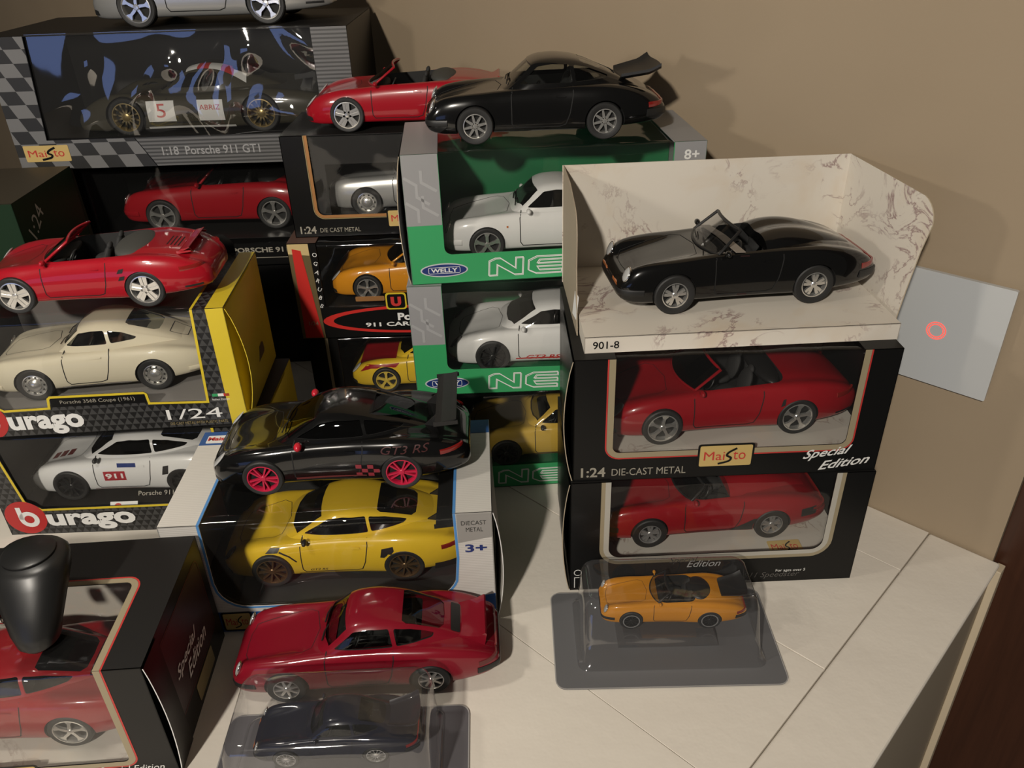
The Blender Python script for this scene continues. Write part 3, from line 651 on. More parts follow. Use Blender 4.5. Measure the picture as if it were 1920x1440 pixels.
# ---------------------------------------------------------------- setting
Q = math.sqrt(.5)
def ST(s, t, z): return ((s+t)*Q, (t-s)*Q, z)          # s runs along the wall towards the door, t towards the wall
def wall_mat():
    m, nt, b = newmat('beige wall paint'); v = objco(nt); n = noise(nt, v, 9, 3); c = mixc(nt, ramp(nt, [(.3, (0, 0, 0)), (.8, (1, 1, 1))], n), (.315, .245, .165), (.335, .262, .178))
    nt.links.new(c, b.inputs['Base Color']); b.inputs['Roughness'].default_value = .75
    bp = nt.nodes.new('ShaderNodeBump'); bp.inputs['Strength'].default_value = .12; bp.inputs['Distance'].default_value = .001; nt.links.new(noise(nt, v, 260, 3), bp.inputs['Height']); nt.links.new(bp.outputs[0], b.inputs['Normal']); return m
def shelf_mat():
    m, nt, b = newmat('cream shelf paint'); v = objco(nt); n = noise(nt, v, 14, 4); c = mixc(nt, ramp(nt, [(.35, (0, 0, 0)), (.75, (1, 1, 1))], n), (.77, .715, .63), (.81, .755, .665))
    nt.links.new(c, b.inputs['Base Color']); b.inputs['Roughness'].default_value = .5
    bp = nt.nodes.new('ShaderNodeBump'); bp.inputs['Strength'].default_value = .25; bp.inputs['Distance'].default_value = .003; nt.links.new(noise(nt, v, 30, 4, .6), bp.inputs['Height']); nt.links.new(bp.outputs[0], b.inputs['Normal']); return m
def wood_mat():
    m, nt, b = newmat('dark brown wood'); v = objco(nt, (30, 30, 1.5)); n = noise(nt, v, 4, 6, .6, .6); c = mixc(nt, n, (.028, .011, .006), (.075, .028, .014))
    nt.links.new(c, b.inputs['Base Color']); b.inputs['Roughness'].default_value = .35; return m
WALLM, SHELFM, WOODM = wall_mat(), shelf_mat(), wood_mat()
def stbox(name, s0, s1, t0, t1, z0, z1, m, parent=None, bev=0):
    V = [ST(s, t, z) for z in (z0, z1) for t in (t0, t1) for s in (s0, s1)]
    F = [(0, 2, 3, 1), (4, 5, 7, 6), (0, 1, 5, 4), (2, 6, 7, 3), (0, 4, 6, 2), (1, 3, 7, 5)]
    o = obj(name, V, F, m, parent)
    if bev:
        md = o.modifiers.new('bevel', 'BEVEL'); md.width = bev*S; md.segments = 3; md.limit_method = 'ANGLE'
    return o
TW = 85.75*Q
tag(stbox('wall_back', -700, -6.75, TW, TW+12, -110, 140, WALLM), None, None, kind='structure')
dr = stbox('door_1', -6.72, 2.6, TW+.7, TW+5, -110, 140, WOODM); tag(dr, None, None, kind='structure')
tag(stbox('door_2', 3.1, 70, TW+2.2, TW+6, -110, 140, mat('black brown panel', (.012, .007, .006), .4)), None, None, kind='structure')
tag(stbox('wall_ledge', -190, -6.45, -60, TW-.3, -110, -1.25, mat('beige ledge paint', (.43, .36, .265), .7)), None, None, kind='structure')
tag(stbox('trim_1', -6.44, -5.85, TW-.6, TW+.6, -110, -.55, mat('cream edge strip', (.62, .52, .37), .6), None, .08), None, None, kind='structure')
shelf = thing('shelf', 'cream painted shelf of wide boards meeting the beige wall', 'shelf', (0, 0, 0))
stbox('base_board', -190, -6.5, -60, TW-.15, -1.24, -.42, SHELFM, shelf)
GP = .03
for i, (s0, s1, t0, t1, dz) in enumerate([(-11.66, -6.15, -60, TW-.1, 0), (-90, -11.66, 54.5, TW-.1, -.02), (-90, -11.66, 41.4, 54.5, 0), (-90, -11.66, 29.0, 41.4, -.03), (-90, -11.66, -60, 29.0, 0), (-190, -90, -60, TW-.1, 0)]):
    stbox('board', s0+GP, s1-(GP if i else 0), t0+GP, t1-GP, -.41, dz, SHELFM, shelf, .38 if i == 0 else .03)
# glass touch switch on the wall
sw = thing('light_switch', 'square pale glass touch switch with a glowing red ring on the wall', 'light switch', ST(-15.03, TW, 13.7))
def sl(ds, dt, z): a = ST(-15.03+ds, TW+dt, z); b = ST(-15.03, TW, 13.7); return (a[0]-b[0], a[1]-b[1], a[2]-13.7)
swf = (Vector(sl(0, -.9, 18.1)), Vector((Q, -Q, 0)), Vector((0, 0, 1)))
plate('glass_plate', rrect(-4.4, 4.4, -4.4, 4.4, .12, 3), (), .35, mat('pale switch glass', (.50, .52, .53), .12, 0, .6), sw, swf)
plate('back_plate', rrect(-4.1, 4.1, -4.1, 4.1, .1, 2), (), .52, mat('white switch plastic', (.6, .6, .58), .4), sw, (swf[0]-swf[1].cross(swf[2])*.36, swf[1], swf[2]))
for rr_ in (.66, .5):
    Vv, Ff = stroke(ellipse(0, 0, rr_, rr_, 40), .065, True); flat('glow_ring', Vv, Ff, mat('red glow', (.8, .05, .03), .4, emit=(1, .07, .05), es=1.3), sw, swf, .02)

# ---------------------------------------------------------------- cartons
CARD = mat('black card', (.006, .006, .006), .34, spec=.25); CARDM = mat('matt black card', (.011, .0105, .01), .5, spec=.25); KRAFT = mat('raw card', (.42, .35, .25), .8)
GOLD = mat('gold print', (.34, .27, .13), .4, .3); REDP = mat('red print', (.50, .035, .03), .45); WHITEP = mat('white print', (.72, .72, .70), .5); TANP = mat('tan print', (.30, .25, .16), .45)
GREYP = mat('grey print', (.33, .33, .33), .45); GREENP = mat('green print', (.035, .31, .11), .4); YELP = mat('yellow print', (.60, .46, .03), .35); BLUEP = mat('blue print', (.02, .08, .26), .4); LBLUE = mat('light blue print', (.08, .25, .55), .4)
NAVY = mat('navy print', (.012, .03, .15), .35); ORANGEP = mat('copper print', (.42, .20, .07), .4, .3); GREYT = mat('grey lettering', (.30, .28, .23), .5)
MARBLE = marble_mat(); MARBLE2 = marble_mat('grey marble card', (.50, .47, .42), (.25, .18, .15), .37)
def arc(cx, cy, r, a0, a1, n=6): return [(cx+r*math.cos(math.radians(a0+(a1-a0)*k/n)), cy+r*math.sin(math.radians(a0+(a1-a0)*k/n))) for k in range(n+1)]
def offs(path, o): V, F = stroke(path, 2*o); return V[:len(path)]
class Carton:
    def __init__(s, name, label, pos, yaw, w, d, h, fm, tm, lm, rm, win=None, topwin=None, film=None, ins=None, insz=.6, group=None, bm=None, path=None, insback=None):
        s.root = thing(name, label, 'toy box', pos, yaw, group); s.w, s.d, s.h = w, d, h; R_ = s.root
        s.front = FR((0, 0, 0), (1, 0, 0), (0, 0, 1)); s.top = FR((0, 0, h), (1, 0, 0), (0, 1, 0)); s.right = FR((w, 0, 0), (0, 1, 0), (0, 0, 1)); s.left = FR((0, d, 0), (0, -1, 0), (0, 0, 1)); t = .06
        s.path = path
        if win or path:
            if not path: xl, xr, zb, r = win; s.path = [(xl, h)]+arc(xl+r, zb+r, r, 180, 270)+arc(xr-r, zb+r, r, 270, 360)+[(xr, h)]
            xl, xr = s.path[0][0], s.path[-1][0]
            s.fp = plate('front_panel', [(0, h), (0, 0), (w, 0), (w, h)]+s.path[::-1], (), t, fm, R_, s.front)
        else: s.fp = plate('front_panel', [(0, 0), (w, 0), (w, h), (0, h)], (), t, fm, R_, s.front)
        if topwin:
            td, r = topwin; s.tpath = [(xl, 0)]+arc(xl+r, td-r, r, 180, 90)+arc(xr-r, td-r, r, 90, 0)+[(xr, 0)]
            plate('top_panel', [(0, 0)]+s.tpath+[(w, 0), (w, d), (0, d)], (), t, tm, R_, s.top)
        else: plate('top_panel', [(0, 0), (w, 0), (w, d), (0, d)], (), t, tm, R_, s.top)
        def side(nm, fr, m, mirror): return plate(nm, [(0, 0), (d, 0), (d, h-.02), (0, h-.02)], (), t, m, R_, fr)
        side('side_panel', s.left, lm, True); side('side_panel', s.right, rm, False)
        plate('back_panel', [(0, 0), (w, 0), (w, h-.02), (0, h-.02)], (), t, bm or CARDM, R_, FR((w, d, 0), (-1, 0, 0), (0, 0, 1)))
        plate('bottom_panel', [(0, 0), (w, 0), (w, d), (0, d)], (), t, bm or CARDM, R_, FR((0, 0, t), (1, 0, 0), (0, 1, 0)))
        if ins:
            plate('insert_floor', [(.1, .1), (w-.1, .1), (w-.1, d-.12), (.1, d-.12)], (), .05, ins, R_, FR((0, 0, insz), (1, 0, 0), (0, 1, 0)))
            plate('insert_back', [(.1, insz), (w-.1, insz), (w-.1, h-.12), (.1, h-.12)], (), .05, insback or ins, R_, FR((0, d-.1, 0), (1, 0, 0), (0, 0, 1)))
        if film and s.path:
            zb = min(p[1] for p in s.path); b = MB(); nx, nz = 24, 12; V = []; F = []; rnd = random.Random(len(name)*7+int(w*10)+int(pos[0]*3))
            rows = [(.10, zb-.1+(h-.1-zb+.1)*k/nz, 0) for k in range(nz+1)]
            if topwin: rows += [(.10+(td)*k/8, h-.1, 1) for k in range(1, 9)]
            ph = [rnd.uniform(0, 6) for _ in range(4)]
            for (y, z, f) in rows:
                for i in range(nx+1):
                    x = xl-.1+(xr-xl+.2)*i/nx; o = .03*math.sin(x*.9+ph[0]+z*.4)+.02*math.sin(x*1.9+ph[1]-z)
                    V.append((x, y+(0 if f else o+.04), z+(o-.06 if f else 0)))
            for k in range(len(rows)-1):
                for i in range(nx): a = k*(nx+1)+i; F.append((a, a+1, a+nx+2, a+nx+1))
            obj('window_film', V, F, film, R_, 180)
    def trim(s, name, o, w, m, path=None, frame=None, off=.015): return strokes(name, [offs(path or s.path, o)], w, m, s.root, frame or s.front, off)
    def flap(s, m, em=KRAFT, side=-1, bow=.55, z0=.1, z1=None, y0=.0, y1=None, name='side_flap'):
        """loose outer flap that bows away from the side of the box"""
        z1 = z1 or s.h-.1; y1 = y1 or s.d*.7; nz, ny = 12, 5; V = []; F = []; x = 0 if side < 0 else s.w
        for k in range(nz+1):
            u = k/nz; z = z0+(z1-z0)*u
            for j in range(ny+1):
                v = j/ny; V.append((x+side*(.06+bow*math.sin(math.pi*u)**.8*(1-v)), y0+(y1-y0)*v, z))
        for k in range(nz):
            for j in range(ny): a = k*(ny+1)+j; F.append((a, a+1, a+ny+2, a+ny+1))
        n = len(V); V += [(p[0]+side*.06, p[1], p[2]) for p in V]; F += [tuple(i+n for i in reversed(f)) for f in F]
        edge = []
        for k in range(nz): a = k*(ny+1); edge.append((a, a+ny+1, n+a+ny+1, n+a))
        fm = [0]*len(F)+[1]*len(edge); return obj(name, V, F+edge, [m, em], s.root, 60, fm)
def maisto_plate(c, x, z, w, h, frame=None, tilt=0, border=True):
    fr = frame or c.front; pts = rrect(x, x+w, z, z+h, .12, 3)
    if border: poly('logo_border', rrect(x-.15, x+w+.15, z-.15, z+h+.15, .2, 3), CARD, c.root, fr, .03)
    poly('logo_plate', pts, mat('gold logo plate', (.62, .45, .17), .35, .2), c.root, fr, .05)
    V1, F1 = text2('Mai', x+w*.08, z+h*.30, w*.40, h*.42); flat('logo_lettering', V1, F1, REDP, c.root, fr, .075)
    V2, F2 = text2('to', x+w*.64, z+h*.30, w*.24, h*.40); flat('logo_lettering', V2, F2, REDP, c.root, fr, .075)
    sw_ = [(x+w*.70, z+h*.86), (x+w*.56, z+h*.68), (x+w*.52, z+h*.52), (x+w*.60, z+h*.40), (x+w*.56, z+h*.24), (x+w*.36, z+h*.12)]
    V3, F3 = stroke([tuple(p) for p in catmull(sw_, 4)], w*.045); flat('logo_swoosh', V3, F3, CARD, c.root, fr, .08)
def nex(c, x, z, w, h, m=WHITEP, fr=None):
    """outlined block letters N E X"""
    fr = fr or c.front; cw = w/3.15; t = h*.26; sk = .06
    N = [(0, 0), (0, h*.85), (cw*.16, h), (cw*.30, h), (cw*.72, h*.38), (cw*.72, h), (cw*.92, h), (cw*.92, 0), (cw*.70, 0), (cw*.22, h*.62), (cw*.22, 0)]
    E_ = [(cw*.92, h), (cw*.22, h), (0, h*.78), (0, h*.22), (cw*.22, 0), (cw*.92, 0), (cw*.92, h*.2), (cw*.3, h*.2), (cw*.24, h*.4), (cw*.92, h*.4), (cw*.92, h*.6), (cw*.24, h*.6), (cw*.3, h*.8), (cw*.92, h*.8)]
    X_ = [(0, h), (cw*.25, h), (cw*.48, h*.66), (cw*.75, h), (cw*1.0, h), (cw*.62, h*.5), (cw*1.0, 0), (cw*.75, 0), (cw*.48, h*.34), (cw*.25, 0), (0, 0), (cw*.36, h*.5)]
    for k, g in enumerate((N, E_, X_)):
        P = [(x+k*cw*1.07+a+sk*b, z+b) for a, b in g]; V, F = stroke(P, .07, True); flat('letter_outline', V, F, m, c.root, fr, .03)
        low = [(x+k*cw*1.07+a+sk*b+.07, z+b-.09) for a, b in g]; V, F = stroke(low, .05, True); flat('letter_shadow', V, F, m, c.root, fr, .02)
def welly_logo(c, x, z, w, h):
    poly('logo_rim', ellipse(x, z, w/2, h/2, 36), mat('silver print', (.5, .52, .53), .35), c.root, c.front, .03); poly('logo_oval', ellipse(x, z, w/2-.12, h/2-.1, 36), NAVY, c.root, c.front, .05)
    V, F = stroke(rrect(x-w*.33, x+w*.33, z-h*.22, z+h*.22, .1, 3), .04, True); flat('logo_frame', V, F, WHITEP, c.root, c.front, .075)
    text('logo_lettering', 'WELLY', x-w*.28, z-h*.15, WHITEP, c.root, c.front, .08, w=w*.56, h=h*.3, bold=.025)
def burago(c, cx, z, r, m2=WHITEP, wtext=6.6, fr=None):
    fr = fr or c.front; b = c.root
    P = [(max(.05, x), max(.05, y)) for x, y in ellipse(cx, z+r*.55, r, r, 36)]; poly('logo_disc', P, mat('red logo disc', (.42, .02, .02), .35), b, fr, .03)
    V, F = stroke(ellipse(cx+.15*r, z+r*.45, r*.36, r*.36, 24), r*.24, True); flat('logo_letter', V, F, m2, b, fr, .06)
    V, F = stroke([(cx-.22*r, z+r*.45), (cx-.22*r, z+r*1.2)], r*.24); flat('logo_letter', V, F, m2, b, fr, .06)
    text('logo_lettering', 'urago', cx+r*1.0, z-.12*r-.35, m2, b, fr, .05, w=wtext, h=r*1.05, bold=.04)
CARTON_CARD = dict(fm=CARD, tm=CARDM, lm=CARD, rm=CARD)

# right stack -----------------------------------------------------------------
R1 = Carton('display_box', 'black window box with a red speedster, lowest below the marbled tray', (3.99, 45.8, 0), .014, 22, 12, 10.41, win=(2.9, 19.2, 3.2, .9), topwin=(7, .5), film=FILM, ins=MARBLE2, insz=1.9, **CARTON_CARD)
R1.trim('window_border', .2, .4, mat('pale border print', (.42, .40, .35), .45)); R1.trim('window_border', .55, .3, TANP)
R1.flap(CARD, side=-1, bow=.5)
text('printed_text', 'For ages over 5', 16.0, .95, WHITEP, R1.root, R1.front, w=2.3); text('printed_text', '911 Speedster', 13.6, .35, mat('dim print', (.08, .075, .07), .5), R1.root, R1.front, w=4.3, shear=.3)
text('printed_text', 'Edition', 9.0, 1.9, WHITEP, R1.root, R1.front, w=2.6, shear=.35); text('printed_text', 'Special', 7.6, 2.25, mat('dim print', (.08, .075, .07), .5), R1.root, R1.front, w=2.2, shear=.35)
strokes('printed_mark', [[(.35, .25), (.35, 1.3), (.85, 1.3), (.85, .25)]], .06, WHITEP, R1.root, R1.front); strokes('printed_mark', [ellipse(.6, 1.8, .28, .28, 18)], .06, WHITEP, R1.root, R1.front, closed=True)
st = Vector((15.45, 2.35, 1.93)); fr = FR((0, 0, 1.92), (1, .03, 0), (0, 1, 0)); maisto_plate(R1, 15.9, .45, 2.6, 1.5, fr, border=False)
R2 = Carton('display_box', 'black window box with a gold plate and white script lettering under the marbled tray', (4.15, 46.04, 10.41), .011, 21.75, 12, 9.94, win=(2.75, 19.2, 2.4, .5), topwin=(7, .5), film=FILM, ins=MARBLE2, insz=1.6, **CARTON_CARD)
R2.trim('window_border', .22, .44, TANP); R2.trim('window_outline', .5, .1, REDP); R2.flap(CARD, side=-1, bow=.6)
maisto_plate(R2, 8.95, .95, 3.7, 1.75); text('printed_text', '1:24', .55, .35, GREYT, R2.root, R2.front, w=1.75, bold=.02); text('printed_text', 'DIE-CAST METAL', 2.75, .42, GREYT, R2.root, R2.front, w=5.3, h=.62)
text('printed_text', 'Special', 16.35, 1.0, WHITEP, R2.root, R2.front, w=3.4, h=.95, shear=.45, bold=.015, skew=.12); text('printed_text', 'Edition', 17.6, .2, WHITEP, R2.root, R2.front, w=3.6, h=.75, shear=.45, bold=.015, skew=.14)
# marbled open tray
tr = thing('display_tray', 'open marbled card display tray carrying a black toy speedster', 'display tray', (4.88, 46.96, 20.36), .028)
TRW, TRD = 21.1, 12.0
plate('tray_front', [(0, 0), (TRW, 0), (TRW, 1.18), (0, 1.18)], (), .06, MARBLE, tr, FR((0, 0, 0), (1, 0, 0), (0, 0, 1)))
plate('tray_floor', [(0, 0), (TRW, 0), (TRW, TRD), (0, TRD)], (), .06, MARBLE, tr, FR((0, 0, 1.18), (1, 0, 0), (0, 1, 0)))
plate('tray_side', [(0, 0), (TRD, 0), (TRD, 1.15), (0, 1.15)], (), .05, MARBLE, tr, FR((TRW, 0, 0), (0, 1, 0), (0, 0, 1))); plate('tray_side', [(0, 0), (TRD, 0), (TRD, 1.15), (0, 1.15)], (), .05, MARBLE, tr, FR((0, TRD, 0), (0, -1, 0), (0, 0, 1)))
plate('back_panel', [(-.3, 0), (TRW+.1, 0), (TRW+.1, 9.25), (-.3, 9.25)], (), .07, MARBLE, tr, FR((0, TRD, 0), (1, 0, 0), (0, 0, 1)))
def wing_flap(x0, sx, ln, name='side_wing'):
    """curved side wing with a rounded upper front corner"""
    prof = [(0, 0.1), (0, 9.25)]+[(ln-2.6, 8.75)]+arc(ln-1.7, 7.0, 1.7, 75, 0, 6)+[(ln-.05, 5.2), (ln+.35, 2.6), (ln+.9, .1)]
    n = len(prof); V = []; F = []
    def wp(a, z, k): return (x0+sx*(.19*a*min(1, .12+z/7.5))+sx*k, TRD-a, z)
    tri = tessellate_polygon([[Vector((a, z, 0)) for a, z in prof]])
    for k in (0, .07): V += [wp(a, z, k) for a, z in prof]
    F = [tuple(t) for t in tri]+[tuple(i+n for i in reversed(t)) for t in tri]; e = [(i, (i+1) % n, n+(i+1) % n, n+i) for i in range(n)]
    return obj(name, V, F+e, [MARBLE, KRAFT] if sx > 0 else [KRAFT, KRAFT], tr, None, [0]*len(F)+[1]*len(e))
wing_flap(TRW+.05, 1, 9.6)
def left_wing():
    prof = [(0, 0), (0, 9.25), (3.2, 8.9)]+arc(6.2, 6.3, 1.9, 80, 0, 6)+[(8.0, 4.4), (8.6, 2.4), (9.4, .03)]; n = len(prof); tri = tessellate_polygon([[Vector((a, z, 0)) for a, z in prof]])
    V = [(-.25+.06*a-.006*a*a+k, TRD-a, z) for k in (0, .07) for a, z in prof]; F = [tuple(t) for t in tri]+[tuple(i+n for i in reversed(t)) for t in tri]+[(i, (i+1) % n, n+(i+1) % n, n+i) for i in range(n)]
    return obj('side_wing', V, F, mat('grey brown card', (.36, .30, .22), .75), tr)
left_wing()
text('printed_text', '901-8', .55, .3, CARD, tr, FR((0, 0, 0), (1, 0, 0), (0, 0, 1)), w=1.75, bold=.01)
plate('price_label', [(0, 0), (1.1, 0), (1.1, 1.7), (0, 1.7)], (), .02, WHITEP, tr, FR((-.36, 4.2, 1.0), (.12, -1, .0), (.1, 0, 1)))
bk = plate('locking_tab', [(0, 0), (.6, 0), (.45, .45), (.1, .45)], (), .05, CARD, tr, FR((TRW-.5, 7.6, 1.25), (.3, -1, 0), (.1, 0, 1)))

# grey and blue box -----------------------------------------------------------
GRSTR = stripe_mat('grey ribbed print', (.60, .58, .55), (.50, .48, .45), .16, 'z', .5); GRSTRT = stripe_mat('grey ribbed print top', (.62, .60, .56), (.57, .55, .51), .2, 'y', .5)
fpath = [(2.85, 10.28), (2.75, 4.8)]+arc(4.9, 4.6, 2.1, 180, 270)+arc(17.6, 4.9, 2.6, 282, 340)+[(20.25, 6.2), (20.2, 10.28)]
F_ = Carton('display_box', 'grey and blue window box with a yellow toy coupe inside, black coupe parked on top', (-24.6, 42.63, 0), .024, 22.9, 11.6, 10.28, GRSTR, GRSTRT, GREYP, mat('white card', (.55, .53, .49), .55), path=fpath, topwin=(9.6, .3), film=FILM, ins=mat('dark insert', (.03, .03, .03), .5), insz=1.35, insback=mat('dark insert', (.03, .03, .03), .5))
F_.trim('window_outline', .1, .18, LBLUE); F_.trim('window_outline', -.1, .2, LBLUE, F_.tpath, F_.top)
fr = F_.front; poly('blue_band', [(.02, .02), (22.88, .02), (22.88, 2.6), (19.9, 1.95), (3.5, 1.95), (.02, 2.2)], BLUEP, F_.root, fr, .02); poly('grey_block', [(20.45, 10.2), (20.45, 7.6), (22.85, 8.05), (22.85, 10.2)], mat('mid grey print', (.28, .27, .255), .45), F_.root, fr, .02)
text('printed_text', 'DIECAST', 20.75, 9.2, CARD, F_.root, fr, w=1.75, h=.38); text('printed_text', 'METAL', 21.05, 8.6, CARD, F_.root, fr, w=1.2, h=.38); text('printed_text', '3+', 20.9, 6.7, NAVY, F_.root, fr, w=1.55, h=.75, bold=.03)
maisto_plate(F_, 2.7, .25, 2.0, 1.6, border=True)
plate('age_block', [(2.0, 9.75), (22.88, 9.75), (22.88, 11.58), (.02, 11.58), (.02, 9.75)], (), .02, BLUEP, F_.root, (F_.top[0]+Vector((0, 0, .03)), F_.top[1], F_.top[2]))
poly('logo_plate', rrect(.5, 2.6, 9.95, 11.0, .1, 3), WHITEP, F_.root, F_.top, .06); text('logo_lettering', 'Maisto', .6, 10.25, REDP, F_.root, F_.top, .09, w=1.9, h=.5, bold=.03)
F_.flap(mat('white card', (.55, .53, .49), .55), WHITEP, side=1, bow=.55)

# green boxes -----------------------------------------------------------------
GREYC = mat('grey carton print', (.27, .27, .275), .42); GREENIN = mat('green insert', (.012, .13, .05), .5)
def welly(label, pos, yaw, h, group=None):
    c = Carton('display_box', label, pos, yaw, 22.83, 10.5, h, GREENP, GREYC, GREYC, GREYC, win=(2.75, 20.35, 2.4, .6), topwin=(8.6, .5), film=FILM, ins=GREENIN, insz=.9, group=group, insback=mat('shade-darkened green card', (.014, .15, .055), .45))  # shade inside the box is put into the insert back's darker green
    poly('grey_block', [(.02, 4.85), (2.72, 4.85), (2.72, h-.02), (.02, h-.02)], GREYC, c.root, c.front, .015); poly('grey_block', [(20.4, 4.85), (22.8, 4.85), (22.8, h-.02), (20.4, h-.02)], GREYC, c.root, c.front, .015)
    hx = mat('light grey print', (.34, .34, .345), .42)
    for z in (5.4, 7.3): strokes('print_pattern', [[(.1, z+1.3), (1.0, z+.7), (1.0, z-.2), (1.9, z-.8) if z > 6 else (1.0, z-.3)], [(1.4, z+1.8), (1.4, z+.9), (2.5, z+.2)]], .22, hx, c.root, c.front, .03)
    welly_logo(c, 2.62, 1.15, 3.75, 1.15); nex(c, 6.1, .5, 9.2, 1.42); text('printed_text', '8+', 21.15, 8.95, WHITEP, c.root, c.front, .04, w=1.15, h=.75, bold=.02); return c
W3 = welly('green and grey window box with a yellow toy car, lowest of the green stack', (-7.64, 58.82, 0), .042, 10.34)
W2 = welly('green and grey window box with a white racing coupe with red side lettering', (-8.1, 58.78, 10.34), .009, 10.08)
W1 = welly('green and grey window box with a plain white toy coupe, black coupe on its lid', (-7.65, 59.09, 20.42), .06, 10.29)
W1.flap(GREYC, side=-1, bow=.45); W3.flap(mat('dull card', (.12, .10, .07), .7), side=-1, bow=.3)

# yellow and black boxes -------------------------------------------------------
TRI = triangle_mat('black triangle print', (.012, .012, .012), (.05, .05, .05), .62)
D2 = Carton('display_box', 'black and yellow window box with a white racing coupe numbered 911', (-44.2, 54.6, 0), .007, 23.6, 11.4, 10.4, TRI, CARDM, CARD, YELP, path=[(1.5, 10.4), (1.7, 8), (2.35, 3.6), (3.5, 2.75), (19.6, 2.85), (19.6, 10.4)], topwin=(8, .4), film=FILM, ins=CARDM, insz=1.4)
D2.trim('window_outline', .12, .22, YELP); burago(D2, 1.85, .9, 1.75, WHITEP, 7.6); poly('yellow_edge', [(22.2, .05), (23.55, .05), (23.55, 10.35), (22.2, 10.35)], YELP, D2.root, D2.front, .02); text('printed_text', 'Porsche 911 RSR', 11.5, 1.62, GREYT, D2.root, FR((0, 0, 1.75), (1, 0, 0), (0, .6, .8)), w=4.4, h=.4)
poly('printed_label', [(8.6, 0), (11.0, 0), (11.0, .75), (8.6, .75)], WHITEP, D2.root, FR((0, 1.0, 1.5), (1, 0, 0), (0, .6, .8)), .02); poly('label_dot', ellipse(9.3, .38, .3, .25, 16), REDP, D2.root, FR((0, 1.0, 1.5), (1, 0, 0), (0, .6, .8)), .05)
D2.flap(YELP, YELP, side=1, bow=.9, y1=9)
D1 = Carton('display_box', 'black and yellow window box with a cream toy coupe and a name plate', (-43.47, 54.25, 10.4), .046, 21.96, 11.5, 10.37, TRI, TRI if 0 else triangle_mat('black triangle print top', (.012, .012, .012), (.045, .045, .045), .62, 'xy'), CARD, YELP, path=[(.8, 10.37), (1.0, 4.2), (2.0, 3.4), (3.2, 2.5), (6.6, 2.55), (6.75, 3.35), (7.0, 3.55), (14.3, 3.5), (14.55, 3.3), (14.6, 2.5), (19.0, 2.35), (19.45, 10.37)], topwin=(8.8, .4), film=FILM, ins=mat('grey insert', (.20, .19, .18), .5), insz=1.8, insback=mat('grey insert', (.20, .19, .18), .5))
D1.trim('window_outline', .1, .2, YELP); D1.trim('window_outline', -.1, .2, YELP, D1.tpath, D1.top)
poly('name_plate', [(6.9, 2.55), (7.0, 3.35), (14.35, 3.3), (14.3, 2.5)], CARD, D1.root, D1.front, .02); text('printed_text', 'Porsche 356B Coupe (1961)', 7.7, 2.72, TANP if 0 else GREYT, D1.root, D1.front, .05, w=5.8, h=.42)
burago(D1, 1.4, .62, 1.75, WHITEP, 5.9); text('printed_text', '1/24', 15.6, .75, WHITEP, D1.root, D1.front, w=4.4, h=.95); text('printed_text', 'DIE-CAST METAL WITH PLASTIC PARTS', 15.7, .25, GOLD, D1.root, D1.front, w=4.6, h=.25)
for i, mm in enumerate((GREENP, WHITEP, REDP)): poly('flag_stripe', [(19.55+i*.45, 2.7), (20.0+i*.45, 2.7), (20.0+i*.45, 2.95), (19.55+i*.45, 2.95)], mm, D1.root, D1.front, .02)
text('printed_text', 'Italian Design', 19.5, 2.3, WHITEP, D1.root, D1.front, w=1.35, h=.22)
poly('yellow_edge', [(20.6, .05), (21.92, .05), (21.92, 10.35), (20.6, 10.35)], YELP, D1.root, D1.front, .02); poly('yellow_edge', [(20.6, .05), (21.92, .05), (21.92, 11.45), (20.6, 11.45)], YELP, D1.root, D1.top, .02)
D1.flap(YELP, YELP, side=1, bow=.9, y1=9, z0=.4)
plate('header_card', [(14.5, 0), (20.3, 0), (20.3, 1.0), (19.6, 1.7), (14.5, 1.7)], (), .06, CARD, D1.root, FR((0, 11.4, 10.37), (1, 0, 0), (0, 0, 1))); strokes('window_outline', [[(14.5, 1.25), (19.0, 1.25), (19.5, .1)]], .14, YELP, D1.root, FR((0, 11.4, 10.37), (1, 0, 0), (0, 0, 1)))
text('logo_lettering', 'urago', 15.3, .1, WHITEP, D1.root, FR((0, 11.4, 10.37), (1, 0, 0), (0, 0, 1)), w=4.0, h=.8, bold=.03)
poly('printed_mark', rrect(4.2, 6.6, 3.2, 4.2, .3, 3), mat('dark label print', (.05, .035, .02), .5), D1.root, FR((21.96+.35, 0, 0), (0, 1, 0), (-.03, 0, 1)), .25)

# black box front left ---------------------------------------------------------
E_ = Carton('display_box', 'black window box with a red coupe and a black grip lying on top', (-43.47, 30.2, 0), .046, 22, 11.15, 9.72, win=(2.6, 19.3, 1.6, .4), topwin=(7.0, .5), film=clear('scratched film', (.92, .92, .91), rough=.1, extra=.02, wob=.6, wscale=60, haze=.008), ins=MARBLE2, insz=1.1, **CARTON_CARD)
for pth, frm, sg in ((E_.path, E_.front, 1), (E_.tpath, E_.top, -1)): E_.trim('window_border', .2*sg, .4, TANP, pth, frm); E_.trim('window_outline', .46*sg, .1, REDP, pth, frm)
text('printed_text', 'Special', 3.2, 4.4, WHITEP, E_.root, E_.right, .05, w=4.0, h=1.1, shear=.4, bold=.01); text('printed_text', 'Edition', 4.6, 3.2, WHITEP, E_.root, E_.right, .05, w=3.9, h=1.1, shear=.4, bold=.01)
strokes('window_outline', [rrect(.9, 10.2, 2.2, 8.6, .6, 4)], .08, mat('dark red print', (.12, .02, .02), .45), E_.root, E_.right, closed=True); poly('dark_red_block', rrect(1.0, 10.1, 2.3, 8.5, .6, 4), mat('maroon print', (.03, .006, .008), .4), E_.root, E_.right, .012)
poly('gold_label', rrect(5.0, 8.6, .45, 1.9, .15, 3), GOLD, E_.root, E_.right, .03)
